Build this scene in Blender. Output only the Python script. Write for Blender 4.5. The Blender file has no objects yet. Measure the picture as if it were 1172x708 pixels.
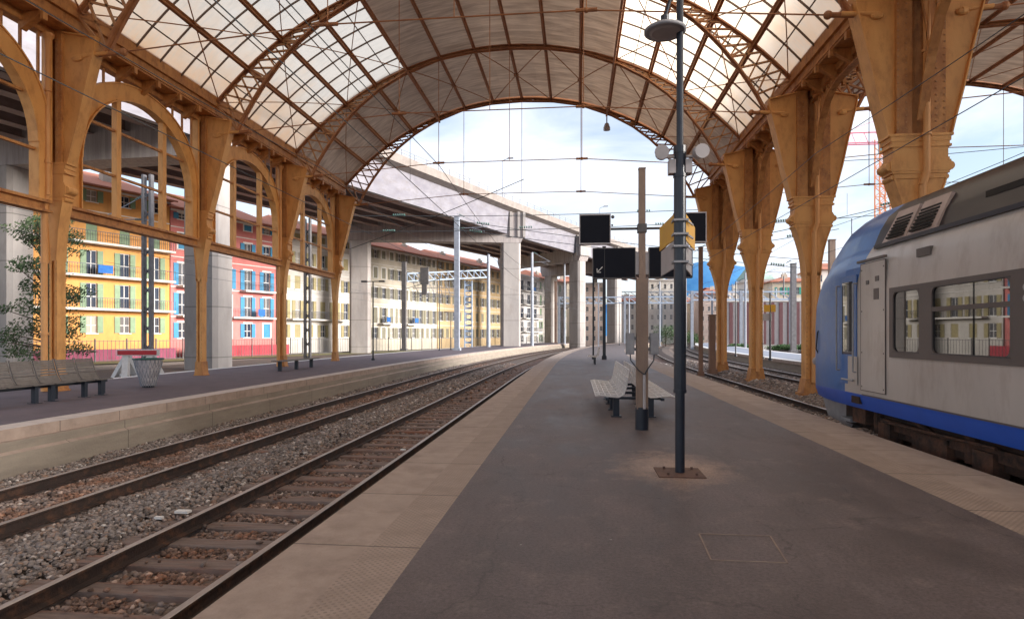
import bpy, math, random
import numpy as np
from mathutils import Vector, Matrix, noise as mnoise
random.seed(7); rng = np.random.default_rng(7)
PI = math.pi
scene = bpy.context.scene
C = scene.collection

# ------------------------------------------------------------------ materials
def new_mat(name):
    m = bpy.data.materials.new(name); m.use_nodes = True
    nt = m.node_tree
    return m, nt, nt.nodes['Principled BSDF']
def L(nt, a, b): nt.links.new(a, b)
def mat(name, c1, c2=None, rough=.7, scale=4.0, bump=0.0, bscale=None, metal=0.0, stretch=(1, 1, 1), detail=6, spec=.5, lo=.35, hi=.65, c3=None, c3amt=.5, c3scale=1.2, rough2=None):
    m, nt, b = new_mat(name)
    b.inputs['Roughness'].default_value = rough; b.inputs['Metallic'].default_value = metal
    b.inputs['Specular IOR Level'].default_value = spec
    g = nt.nodes.new('ShaderNodeNewGeometry')
    mp = nt.nodes.new('ShaderNodeMapping'); mp.inputs['Scale'].default_value = stretch
    L(nt, g.outputs['Position'], mp.inputs['Vector'])
    n = nt.nodes.new('ShaderNodeTexNoise'); n.inputs['Scale'].default_value = scale; n.inputs['Detail'].default_value = detail
    n.inputs['Roughness'].default_value = .65
    L(nt, mp.outputs[0], n.inputs['Vector'])
    c2 = c2 or tuple(x*.8 for x in c1)
    r = nt.nodes.new('ShaderNodeValToRGB')
    r.color_ramp.elements[0].position = lo; r.color_ramp.elements[0].color = (*c1, 1)
    r.color_ramp.elements[1].position = hi; r.color_ramp.elements[1].color = (*c2, 1)
    L(nt, n.outputs['Fac'], r.inputs['Fac'])
    out = r.outputs['Color']
    if c3:
        n2 = nt.nodes.new('ShaderNodeTexNoise'); n2.inputs['Scale'].default_value = c3scale; n2.inputs['Detail'].default_value = 8
        n2.inputs['Roughness'].default_value = .7
        L(nt, mp.outputs[0], n2.inputs['Vector'])
        mr = nt.nodes.new('ShaderNodeMapRange'); mr.inputs[1].default_value = .5; mr.inputs[2].default_value = .68
        mr.inputs[3].default_value = 0; mr.inputs[4].default_value = c3amt
        L(nt, n2.outputs['Fac'], mr.inputs[0])
        mx = nt.nodes.new('ShaderNodeMix'); mx.data_type = 'RGBA'
        L(nt, mr.outputs[0], mx.inputs[0]); L(nt, out, mx.inputs[6]); mx.inputs[7].default_value = (*c3, 1)
        out = mx.outputs[2]
    L(nt, out, b.inputs['Base Color'])
    if rough2 is not None:
        mr2 = nt.nodes.new('ShaderNodeMapRange'); mr2.inputs[3].default_value = rough; mr2.inputs[4].default_value = rough2
        L(nt, n.outputs['Fac'], mr2.inputs[0]); L(nt, mr2.outputs[0], b.inputs['Roughness'])
    if bump:
        nb = nt.nodes.new('ShaderNodeTexNoise'); nb.inputs['Scale'].default_value = bscale or scale*5; nb.inputs['Detail'].default_value = 6
        L(nt, g.outputs['Position'], nb.inputs['Vector'])
        bm = nt.nodes.new('ShaderNodeBump'); bm.inputs['Strength'].default_value = bump; bm.inputs['Distance'].default_value = .02
        L(nt, nb.outputs['Fac'], bm.inputs['Height']); L(nt, bm.outputs[0], b.inputs['Normal'])
    return m

M = {}
M['ochre'] = mat('ochre_paint', (.76, .40, .135), (.66, .325, .10), .58, 1.6, .3, 45, c3=(.36, .15, .05), c3amt=.42, c3scale=3.2, stretch=(1, 1, .45))
M['ochre2'] = mat('ochre_paint_old', (.58, .28, .09), (.40, .165, .05), .6, 3, .2, 30, c3=(.18, .06, .025), c3amt=.65, c3scale=4, stretch=(1, 1, .6))
M['iron'] = mat('rust_brown_paint', (.46, .205, .085), (.34, .135, .055), .6, 3, .15, 30, c3=(.12, .05, .03), c3amt=.5)
M['ironlight'] = mat('lattice_paint', (.50, .27, .12), (.38, .18, .08), .6, 3)
M['purlin'] = mat('purlin_paint', (.46, .21, .08), (.36, .15, .055), .6, 3)
M['pipe'] = mat('downpipe_paint', (.70, .36, .14), (.58, .27, .09), .5, 3, stretch=(1, 1, .3))
M['bar'] = mat('glazing_bar_paint', (.16, .10, .065), (.11, .07, .05), .6, 3)
M['board'] = mat('roof_boarding', (.78, .70, .63), (.52, .45, .40), .85, 1.3, .2, 8, lo=.36, hi=.64, stretch=(.45, 3.8, 1.0), c3=(.86, .78, .72), c3amt=.5, c3scale=1.4)
def make_translucent(m, amt, col):
    nt = m.node_tree; b = nt.nodes['Principled BSDF']; out = nt.nodes['Material Output']
    tl = nt.nodes.new('ShaderNodeBsdfTranslucent'); mx = nt.nodes.new('ShaderNodeMixShader'); mx.inputs[0].default_value = amt
    mm = nt.nodes.new('ShaderNodeMix'); mm.data_type = 'RGBA'; mm.blend_type = 'MULTIPLY'; mm.inputs[0].default_value = 1
    L(nt, b.inputs['Base Color'].links[0].from_socket, mm.inputs[6]); mm.inputs[7].default_value = (*col, 1); L(nt, mm.outputs[2], tl.inputs['Color'])
    L(nt, b.outputs[0], mx.inputs[1]); L(nt, tl.outputs[0], mx.inputs[2]); L(nt, mx.outputs[0], out.inputs['Surface'])
make_translucent(M['board'], .38, (1, .95, .88))
M['darkhole'] = mat('slot_shade_dark', (.02, .018, .016), (.03, .025, .02), .8)  # shade inside the train's roof slots, put in as a dark colour
M['rust'] = mat('rail_rust', (.04, .022, .017), (.024, .015, .012), .75, 6, .3, 40, c3=(.16, .07, .035), c3amt=.6, c3scale=5)
M['railtop'] = mat('rail_steel', (.46, .41, .39), (.34, .29, .27), .4, 8, metal=.4, stretch=(1, .2, 1))
M['wood'] = mat('sleeper_wood', (.235, .175, .15), (.14, .10, .085), .85, 3, .6, 18, stretch=(.6, 6, 1), c3=(.27, .11, .065), c3amt=.8, c3scale=.8)
M['ballastbed'] = mat('ballast_bed', (.16, .125, .105), (.09, .065, .055), .95, 14, .9, 22, c3=(.20, .11, .07), c3amt=.6, c3scale=.9)
M['ground'] = mat('dusty_ground', (.34, .29, .26), (.24, .20, .175), .95, 2, .5, 12, c3=(.30, .27, .16), c3amt=.6, c3scale=.12)
M['grass'] = mat('dry_grass', (.16, .17, .06), (.28, .23, .12), .95, 3, .6, 14)
M['coping'] = mat('coping_concrete', (.385, .30, .25), (.31, .24, .20), .8, 3.5, .25, 40, c3=(.20, .145, .12), c3amt=.6, c3scale=1.6)
M['wallconc'] = mat('platform_wall_concrete', (.30, .255, .205), (.23, .195, .16), .85, 2.4, .35, 25, stretch=(1, .35, 2.2), c3=(.19, .15, .12), c3amt=.5, c3scale=1.3)
M['concrete'] = mat('pillar_concrete', (.38, .345, .325), (.30, .275, .265), .85, .8, .2, 10, stretch=(1, 1, .3), c3=(.25, .21, .19), c3amt=.6, c3scale=.9)
M['girder'] = mat('girder_pale', (.23, .22, .25), (.165, .155, .185), .5, .5, .1, 6, stretch=(1, 1, 2.5), c3=(.15, .13, .13), c3amt=.6, c3scale=.7)
M['girderdark'] = mat('girder_weathered', (.34, .255, .235), (.24, .175, .16), .8, .6, stretch=(1, 1, 3))
M['parapet'] = mat('parapet_stone', (.27, .235, .215), (.20, .17, .155), .85, 1.2, .2, 12)
M['crosshead'] = mat('crosshead_concrete', (.42, .375, .36), (.27, .235, .23), .85, 1.6, .2, 10, stretch=(2.2, 2.2, .12))
for k_ in ('concrete',): pass
M['blackpaint'] = mat('black_paint', (.013, .018, .03), (.02, .026, .04), .35, 5)
M['screen'] = mat('dark_screen', (.004, .0045, .009), (.006, .0065, .012), .5, 3, spec=.15)
M['white'] = mat('white_paint', (.74, .72, .70), (.64, .62, .60), .6, 6)
M['greypaint'] = mat('grey_paint', (.34, .34, .36), (.27, .27, .29), .55, 6)
M['mastgrey'] = mat('mast_grey', (.34, .37, .43), (.25, .27, .32), .6, 3)
M['mastdark'] = mat('mast_dark', (.13, .12, .12), (.08, .075, .075), .7, 3)
M['mastdark2'] = mat('mast_steel_grey', (.22, .21, .22), (.15, .145, .15), .65, 3)
M['mastbrown'] = mat('mast_brown', (.26, .16, .12), (.18, .11, .085), .7, 3, stretch=(1, 1, .3))
M['postconc'] = mat('post_concrete', (.30, .215, .165), (.24, .17, .135), .8, 6, .3, 40, stretch=(1, 1, .3))
M['yellow'] = mat('yellow_plate', (.75, .40, .02), (.68, .35, .02), .45, 6)
M['lightgrey'] = mat('pale_plate', (.46, .42, .42), (.40, .37, .37), .5, 6)
M['baseplate'] = mat('rusted_plate', (.10, .055, .045), (.15, .085, .06), .8, 10, .3)
M['wire'] = mat('wire_dark', (.06, .07, .075), (.045, .05, .055), .5)
M['insul'] = mat('insulator_green', (.05, .13, .10), (.06, .10, .09), .3)
M['seatmetal'] = mat('bench_wire_white', (.74, .70, .68), (.62, .58, .56), .45, 8)
M['seatgrey'] = mat('bench_grey', (.17, .15, .14), (.12, .105, .095), .6, 8)
M['bag'] = mat('bin_bag', (.75, .73, .76), (.5, .48, .52), .3, 9, .5, 20)
M['teal'] = mat('teal_rim', (.03, .13, .12), (.02, .10, .09), .5)
M['red'] = mat('red_paint', (.50, .02, .03), (.42, .02, .03), .5)
M['trainbody'] = mat('train_silver', (.56, .52, .49), (.50, .46, .43), .38, 1.2, .02, 3, c3=(.33, .27, .235), c3amt=.5, c3scale=2.6, stretch=(1, 1, .35), metal=.15)
M['trainblue'] = mat('train_blue', (.004, .085, .50), (.006, .095, .55), .35, 2)
M['trainnose'] = mat('train_nose_blue', (.022, .15, .47), (.016, .11, .39), .32, 3, c3=(.15, .30, .52), c3amt=.5, c3scale=3, stretch=(3, 1, 1))
M['trainroof'] = mat('train_roof', (.012, .010, .014), (.026, .021, .024), .38, 2, c3=(.05, .035, .03), c3amt=.5, stretch=(1, .3, 1), spec=.3)
M['roofbrown'] = mat('train_roof_brown', (.30, .20, .16), (.20, .13, .11), .5, 2.5, stretch=(1, .3, 1))
M['grillep'] = mat('grille_panel_paint', (.46, .36, .32), (.36, .27, .24), .45, 4)
M['trainframe'] = mat('train_window_frame', (.115, .095, .09), (.10, .085, .08), .45, 2)
M['under'] = mat('underframe_grime', (.022, .016, .014), (.06, .03, .02), .9, 3, .5, 20)
M['under2'] = mat('underframe_rusty', (.13, .06, .036), (.03, .02, .017), .9, 5, .5, 20)
M['hill'] = mat('hill_haze_blue', (.02, .13, .34), (.06, .23, .44), .95, .012, detail=10)  # blue haze of distance put into the hill's own colour
M['hillnear'] = mat('hill_near_haze', (.05, .17, .30), (.07, .2, .33), .95, .03)  # same haze blue mixed into a nearer hill's colour
M['leaf'] = mat('tree_leaf', (.06, .12, .045), (.12, .16, .07), .7, 1.2)
M['leaf2'] = mat('shrub_leaf', (.04, .10, .03), (.08, .15, .045), .7, 1.5)
M['bark'] = mat('tree_bark', (.14, .10, .075), (.08, .055, .045), .9, 5, .5)
M['cranered'] = mat('crane_red', (.78, .20, .28), (.70, .16, .24), .5)
M['craneorange'] = mat('crane_orange', (.75, .27, .10), (.65, .22, .08), .5)
M['bluecol'] = mat('gantry_blue_white', (.42, .50, .62), (.34, .42, .54), .55, 3)

# glass panes of trains and buildings
def glassy(name, col, ior=1.8, rough=.03):
    m, nt, b = new_mat(name)
    b.inputs['Base Color'].default_value = (*col, 1); b.inputs['Roughness'].default_value = rough
    b.inputs['IOR'].default_value = ior
    return m
M['trainglass'] = glassy('train_glass', (.008, .009, .011), 1.95, .015)
M['windowglass'] = glassy('window_glass', (.025, .035, .06), 1.6, .08)
_nt = M['windowglass'].node_tree; _oi = _nt.nodes.new('ShaderNodeObjectInfo'); _r = _nt.nodes.new('ShaderNodeValToRGB'); _r.color_ramp.interpolation = 'CONSTANT'
_r.color_ramp.elements[0].color = (.02, .03, .055, 1); _r.color_ramp.elements[1].position = .55; _r.color_ramp.elements[1].color = (.10, .10, .11, 1); _e = _r.color_ramp.elements.new(.8); _e.color = (.34, .31, .27, 1)
L(_nt, _oi.outputs['Random'], _r.inputs['Fac']); L(_nt, _r.outputs['Color'], _nt.nodes['Principled BSDF'].inputs['Base Color'])

def asphalt():
    m, nt, b = new_mat('platform_asphalt')
    g = nt.nodes.new('ShaderNodeNewGeometry')
    def nz(s, d=8, r=.65, st=None):
        n = nt.nodes.new('ShaderNodeTexNoise'); n.inputs['Scale'].default_value = s; n.inputs['Detail'].default_value = d; n.inputs['Roughness'].default_value = r
        if st:
            mp = nt.nodes.new('ShaderNodeMapping'); mp.inputs['Scale'].default_value = st
            L(nt, g.outputs['Position'], mp.inputs['Vector']); L(nt, mp.outputs[0], n.inputs['Vector'])
        else: L(nt, g.outputs['Position'], n.inputs['Vector'])
        return n
    a = nz(.9, 8, .7, (1, .55, 1)); r = nt.nodes.new('ShaderNodeValToRGB')
    e = r.color_ramp.elements; e[0].position = .36; e[0].color = (.066, .047, .045, 1); e[1].position = .64; e[1].color = (.150, .120, .122, 1)
    L(nt, a.outputs['Fac'], r.inputs['Fac'])
    s = nz(220, 3, .8); mr = nt.nodes.new('ShaderNodeMapRange'); mr.inputs[1].default_value = .3; mr.inputs[2].default_value = .7; mr.inputs[3].default_value = .6; mr.inputs[4].default_value = 1.45
    L(nt, s.outputs['Fac'], mr.inputs[0])
    mu = nt.nodes.new('ShaderNodeVectorMath'); mu.operation = 'SCALE'; L(nt, r.outputs['Color'], mu.inputs[0]); L(nt, mr.outputs[0], mu.inputs['Scale'])
    # worn pale patches and dark blots
    p = nz(2.3, 9, .75); mr2 = nt.nodes.new('ShaderNodeMapRange'); mr2.inputs[1].default_value = .54; mr2.inputs[2].default_value = .72; mr2.inputs[3].default_value = 0; mr2.inputs[4].default_value = .45
    L(nt, p.outputs['Fac'], mr2.inputs[0])
    mx = nt.nodes.new('ShaderNodeMix'); mx.data_type = 'RGBA'; L(nt, mr2.outputs[0], mx.inputs[0]); L(nt, mu.outputs[0], mx.inputs[6]); mx.inputs[7].default_value = (.26, .20, .175, 1)
    # sandy spill round the lamp post foot
    sub = nt.nodes.new('ShaderNodeVectorMath'); sub.operation = 'SUBTRACT'; sub.inputs[1].default_value = (1.12, 7.55, 0); L(nt, g.outputs['Position'], sub.inputs[0])
    sc2 = nt.nodes.new('ShaderNodeVectorMath'); sc2.operation = 'MULTIPLY'; sc2.inputs[1].default_value = (1.0, .75, 1); L(nt, sub.outputs[0], sc2.inputs[0])
    ln = nt.nodes.new('ShaderNodeVectorMath'); ln.operation = 'LENGTH'; L(nt, sc2.outputs[0], ln.inputs[0])
    ad = nt.nodes.new('ShaderNodeMath'); ad.operation = 'MULTIPLY_ADD'; L(nt, p.outputs['Fac'], ad.inputs[0]); ad.inputs[1].default_value = -1.1; L(nt, ln.outputs['Value'], ad.inputs[2])
    mr3 = nt.nodes.new('ShaderNodeMapRange'); mr3.inputs[1].default_value = -.35; mr3.inputs[2].default_value = .28; mr3.inputs[3].default_value = .6; mr3.inputs[4].default_value = 0
    L(nt, ad.outputs[0], mr3.inputs[0])
    mx2 = nt.nodes.new('ShaderNodeMix'); mx2.data_type = 'RGBA'; L(nt, mr3.outputs[0], mx2.inputs[0]); L(nt, mx.outputs[2], mx2.inputs[6]); mx2.inputs[7].default_value = (.52, .35, .25, 1)
    d = nz(1.1, 9, .8, (1.6, .5, 1)); mr4 = nt.nodes.new('ShaderNodeMapRange'); mr4.inputs[1].default_value = .50; mr4.inputs[2].default_value = .66; mr4.inputs[3].default_value = 0; mr4.inputs[4].default_value = .7
    L(nt, d.outputs['Fac'], mr4.inputs[0])
    mx3 = nt.nodes.new('ShaderNodeMix'); mx3.data_type = 'RGBA'; L(nt, mr4.outputs[0], mx3.inputs[0]); L(nt, mx2.outputs[2], mx3.inputs[6]); mx3.inputs[7].default_value = (.07, .055, .055, 1)
    L(nt, mx3.outputs[2], b.inputs['Base Color'])
    f = nz(38, 5, .8); mrf = nt.nodes.new('ShaderNodeMapRange'); mrf.inputs[1].default_value = .35; mrf.inputs[2].default_value = .65; mrf.inputs[3].default_value = .66; mrf.inputs[4].default_value = 1.34; L(nt, f.outputs['Fac'], mrf.inputs[0])
    muf = nt.nodes.new('ShaderNodeVectorMath'); muf.operation = 'SCALE'; L(nt, mx3.outputs[2], muf.inputs[0]); L(nt, mrf.outputs[0], muf.inputs['Scale'])
    # chewing-gum specks
    v = nt.nodes.new('ShaderNodeTexVoronoi'); v.inputs['Scale'].default_value = 3.2; L(nt, g.outputs['Position'], v.inputs['Vector'])
    lt = nt.nodes.new('ShaderNodeMath'); lt.operation = 'LESS_THAN'; lt.inputs[1].default_value = .035; L(nt, v.outputs['Distance'], lt.inputs[0])
    sx = nt.nodes.new('ShaderNodeSeparateColor'); L(nt, v.outputs['Color'], sx.inputs[0]); gt = nt.nodes.new('ShaderNodeMath'); gt.operation = 'GREATER_THAN'; gt.inputs[1].default_value = .6; L(nt, sx.outputs[0], gt.inputs[0])
    ml = nt.nodes.new('ShaderNodeMath'); ml.operation = 'MULTIPLY'; L(nt, lt.outputs[0], ml.inputs[0]); L(nt, gt.outputs[0], ml.inputs[1])
    mg = nt.nodes.new('ShaderNodeMix'); mg.data_type = 'RGBA'; L(nt, ml.outputs[0], mg.inputs[0]); L(nt, muf.outputs[0], mg.inputs[6]); mg.inputs[7].default_value = (.26, .23, .22, 1)
    # wandering hairline cracks
    wn = nz(1.4, 5, .6); wa = nt.nodes.new('ShaderNodeVectorMath'); wa.operation = 'MULTIPLY_ADD'; L(nt, wn.outputs['Color'], wa.inputs[0]); wa.inputs[1].default_value = (.9, .9, 0); L(nt, g.outputs['Position'], wa.inputs[2])
    vc = nt.nodes.new('ShaderNodeTexVoronoi'); vc.feature = 'DISTANCE_TO_EDGE'; vc.inputs['Scale'].default_value = .42; L(nt, wa.outputs[0], vc.inputs['Vector'])
    cr = nt.nodes.new('ShaderNodeMapRange'); cr.inputs[1].default_value = .0; cr.inputs[2].default_value = .006; cr.inputs[3].default_value = .55; cr.inputs[4].default_value = 0; L(nt, vc.outputs['Distance'], cr.inputs[0])
    cm = nt.nodes.new('ShaderNodeMath'); cm.operation = 'MULTIPLY'; L(nt, cr.outputs[0], cm.inputs[0]); gm = nt.nodes.new('ShaderNodeMath'); gm.operation = 'GREATER_THAN'; gm.inputs[1].default_value = .47; L(nt, d.outputs['Fac'], gm.inputs[0]); L(nt, gm.outputs[0], cm.inputs[1])
    mc = nt.nodes.new('ShaderNodeMix'); mc.data_type = 'RGBA'; L(nt, cm.outputs[0], mc.inputs[0]); L(nt, mg.outputs[2], mc.inputs[6]); mc.inputs[7].default_value = (.035, .027, .027, 1)
    L(nt, mc.outputs[2], b.inputs['Base Color'])
    rr = nt.nodes.new('ShaderNodeMapRange'); rr.inputs[1].default_value = .3; rr.inputs[2].default_value = .7; rr.inputs[3].default_value = .42; rr.inputs[4].default_value = .75
    L(nt, a.outputs['Fac'], rr.inputs[0]); L(nt, rr.outputs[0], b.inputs['Roughness'])
    bm = nt.nodes.new('ShaderNodeBump'); bm.inputs['Strength'].default_value = .35; bm.inputs['Distance'].default_value = .01
    L(nt, s.outputs['Fac'], bm.inputs['Height']); L(nt, bm.outputs[0], b.inputs['Normal'])
    return m
M['asphalt'] = asphalt()

def stripes_mat(name, base, axis=0, pitch=.05, studs=False, joint=None, c3=None, dist=.006):
    """concrete with raised ribs or studs as bump and dark slab joints"""
    m = mat(name, base, tuple(x*.82 for x in base), .8, 4, .25, 40, c3=c3 or tuple(x*.6 for x in base), c3amt=.5, c3scale=1.8)
    nt = m.node_tree; b = nt.nodes['Principled BSDF']
    g = nt.nodes.new('ShaderNodeNewGeometry'); sp = nt.nodes.new('ShaderNodeSeparateXYZ'); L(nt, g.outputs['Position'], sp.inputs[0])
    def sn(o, p):
        a = nt.nodes.new('ShaderNodeMath'); a.operation = 'MULTIPLY'; a.inputs[1].default_value = 2*PI/p; L(nt, o, a.inputs[0])
        s = nt.nodes.new('ShaderNodeMath'); s.operation = 'SINE'; L(nt, a.outputs[0], s.inputs[0]); return s.outputs[0]
    h = sn(sp.outputs[axis], pitch)
    if studs:
        k = nt.nodes.new('ShaderNodeMath'); k.operation = 'MULTIPLY'; L(nt, h, k.inputs[0]); L(nt, sn(sp.outputs[1-axis], pitch), k.inputs[1])
        mr = nt.nodes.new('ShaderNodeMapRange'); mr.inputs[1].default_value = .25; mr.inputs[2].default_value = .6; L(nt, k.outputs[0], mr.inputs[0]); h = mr.outputs[0]
        old0 = b.inputs['Base Color'].links[0].from_socket
        mxs = nt.nodes.new('ShaderNodeMix'); mxs.data_type = 'RGBA'; L(nt, h, mxs.inputs[0]); L(nt, old0, mxs.inputs[6]); mxs.inputs[7].default_value = (*[x*.72 for x in base], 1)
        L(nt, mxs.outputs[2], b.inputs['Base Color'])
    bm = nt.nodes.new('ShaderNodeBump'); bm.inputs['Strength'].default_value = 1; bm.inputs['Distance'].default_value = dist
    L(nt, h, bm.inputs['Height'])
    old = b.inputs['Normal'].links[0].from_socket; L(nt, old, bm.inputs['Normal']); L(nt, bm.outputs[0], b.inputs['Normal'])
    return add_joint(m, joint) if joint else m
def add_joint(m, pitch, width=.008, axis=1, dark=.35):
    nt = m.node_tree; b = nt.nodes['Principled BSDF']
    g = nt.nodes.new('ShaderNodeNewGeometry'); sp = nt.nodes.new('ShaderNodeSeparateXYZ'); L(nt, g.outputs['Position'], sp.inputs[0])
    w = nt.nodes.new('ShaderNodeMath'); w.operation = 'PINGPONG'; w.inputs[1].default_value = pitch/2; L(nt, sp.outputs[axis], w.inputs[0])
    l = nt.nodes.new('ShaderNodeMath'); l.operation = 'LESS_THAN'; l.inputs[1].default_value = width; L(nt, w.outputs[0], l.inputs[0])
    mx = nt.nodes.new('ShaderNodeMix'); mx.data_type = 'RGBA'; mx.blend_type = 'MULTIPLY'; L(nt, l.outputs[0], mx.inputs[0])
    L(nt, b.inputs['Base Color'].links[0].from_socket, mx.inputs[6]); mx.inputs[7].default_value = (dark, dark, dark, 1)
    L(nt, mx.outputs[2], b.inputs['Base Color'])
    return m
M['tactile'] = stripes_mat('tactile_slab', (.37, .285, .235), 0, .055, True, 1.5, dist=.004)
M['white_tactile'] = stripes_mat('white_edge_slab', (.62, .54, .50), 1, .18, False, .6)
add_joint(M['coping'], 1.5)
add_joint(M['wallconc'], 3.0)
add_joint(M['concrete'], 3.6, .04, 2, .6)

def stone_mat():
    m, nt, b = new_mat('ballast_stone')
    g = nt.nodes.new('ShaderNodeNewGeometry')
    r = nt.nodes.new('ShaderNodeValToRGB'); cr = r.color_ramp
    cols = [(0, (.08, .065, .058)), (.2, (.15, .12, .105)), (.5, (.225, .19, .175)), (.72, (.29, .245, .22)), (.88, (.24, .15, .105)), (.96, (.40, .34, .31)), (1, (.62, .57, .53))]
    while len(cr.elements) < len(cols): cr.elements.new(.5)
    for e, (p, c) in zip(cr.elements, cols): e.position = p; e.color = (*c, 1)
    L(nt, g.outputs['Random Per Island'], r.inputs['Fac'])
    # rusty dust thrown from the rails: strongest between and beside the rails
    sp = nt.nodes.new('ShaderNodeSeparateXYZ'); L(nt, g.outputs['Position'], sp.inputs[0])
    def band(x0, w):
        s = nt.nodes.new('ShaderNodeMath'); s.operation = 'SUBTRACT'; L(nt, sp.outputs[0], s.inputs[0]); s.inputs[1].default_value = x0
        a = nt.nodes.new('ShaderNodeMath'); a.operation = 'ABSOLUTE'; L(nt, s.outputs[0], a.inputs[0])
        mr = nt.nodes.new('ShaderNodeMapRange'); mr.inputs[1].default_value = w*.7; mr.inputs[2].default_value = w; mr.inputs[3].default_value = 1; mr.inputs[4].default_value = 0
        L(nt, a.outputs[0], mr.inputs[0]); return mr.outputs[0]
    mxm = nt.nodes.new('ShaderNodeMath'); mxm.operation = 'MAXIMUM'; L(nt, band(-3.88, 1.35), mxm.inputs[0]); L(nt, band(-7.35, .95), mxm.inputs[1])
    n = nt.nodes.new('ShaderNodeTexNoise'); n.inputs['Scale'].default_value = 1.6; n.inputs['Detail'].default_value = 6; L(nt, g.outputs['Position'], n.inputs['Vector'])
    mr = nt.nodes.new('ShaderNodeMapRange'); mr.inputs[1].default_value = .38; mr.inputs[2].default_value = .62; mr.inputs[3].default_value = .15; mr.inputs[4].default_value = .85; L(nt, n.outputs['Fac'], mr.inputs[0])
    f = nt.nodes.new('ShaderNodeMath'); f.operation = 'MULTIPLY'; L(nt, mxm.outputs[0], f.inputs[0]); L(nt, mr.outputs[0], f.inputs[1])
    mx = nt.nodes.new('ShaderNodeMix'); mx.data_type = 'RGBA'; mx.blend_type = 'MULTIPLY'; L(nt, f.outputs[0], mx.inputs[0]); L(nt, r.outputs['Color'], mx.inputs[6]); mx.inputs[7].default_value = (.92, .56, .38, 1)
    L(nt, mx.outputs[2], b.inputs['Base Color']); b.inputs['Roughness'].default_value = .85
    return m
M['stone'] = stone_mat()

def roof_glass():
    m = bpy.data.materials.new('milky_roof_glass'); m.use_nodes = True; nt = m.node_tree
    nt.nodes.clear()
    out = nt.nodes.new('ShaderNodeOutputMaterial')
    tl = nt.nodes.new('ShaderNodeBsdfTranslucent'); tr = nt.nodes.new('ShaderNodeBsdfTransparent'); gl = nt.nodes.new('ShaderNodeBsdfGlossy')
    gl.inputs['Roughness'].default_value = .25
    g = nt.nodes.new('ShaderNodeNewGeometry')
    sp = nt.nodes.new('ShaderNodeSeparateXYZ'); L(nt, g.outputs['Position'], sp.inputs[0])
    n = nt.nodes.new('ShaderNodeTexNoise'); n.inputs['Scale'].default_value = 1.1; n.inputs['Detail'].default_value = 5; L(nt, g.outputs['Position'], n.inputs['Vector'])
    # dirt washed down to the eaves (by height on the curved roof)
    ad = nt.nodes.new('ShaderNodeMath'); ad.operation = 'MULTIPLY_ADD'; L(nt, n.outputs['Fac'], ad.inputs[0]); ad.inputs[1].default_value = -3.0; L(nt, sp.outputs[2], ad.inputs[2])
    mr = nt.nodes.new('ShaderNodeMapRange'); mr.inputs[1].default_value = 8.6; mr.inputs[2].default_value = 11.8; L(nt, ad.outputs[0], mr.inputs[0])
    mx = nt.nodes.new('ShaderNodeMix'); mx.data_type = 'RGBA'; L(nt, mr.outputs[0], mx.inputs[0])
    mx.inputs[6].default_value = (.95, .60, .33, 1); mx.inputs[7].default_value = (1.0, .87, .70, 1)
    n2 = nt.nodes.new('ShaderNodeTexNoise'); n2.inputs['Scale'].default_value = 2.2; n2.inputs['Detail'].default_value = 8
    mp = nt.nodes.new('ShaderNodeMapping'); mp.inputs['Scale'].default_value = (.6, 3.2, .6); L(nt, g.outputs['Position'], mp.inputs[0]); L(nt, mp.outputs[0], n2.inputs['Vector'])
    mr2 = nt.nodes.new('ShaderNodeMapRange'); mr2.inputs[1].default_value = .5; mr2.inputs[2].default_value = .75; mr2.inputs[3].default_value = 0; mr2.inputs[4].default_value = .55; L(nt, n2.outputs['Fac'], mr2.inputs[0])
    mx2 = nt.nodes.new('ShaderNodeMix'); mx2.data_type = 'RGBA'; L(nt, mr2.outputs[0], mx2.inputs[0]); L(nt, mx.outputs[2], mx2.inputs[6]); mx2.inputs[7].default_value = (.80, .70, .56, 1)
    L(nt, mx2.outputs[2], tl.inputs['Color']); L(nt, mx2.outputs[2], tr.inputs['Color'])
    a = nt.nodes.new('ShaderNodeMixShader'); a.inputs[0].default_value = .14; L(nt, tl.outputs[0], a.inputs[1]); L(nt, tr.outputs[0], a.inputs[2])
    b2 = nt.nodes.new('ShaderNodeMixShader'); b2.inputs[0].default_value = .05; L(nt, a.outputs[0], b2.inputs[1]); L(nt, gl.outputs[0], b2.inputs[2])
    L(nt, b2.outputs[0], out.inputs['Surface'])
    return m
M['roofglass'] = roof_glass()

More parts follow.
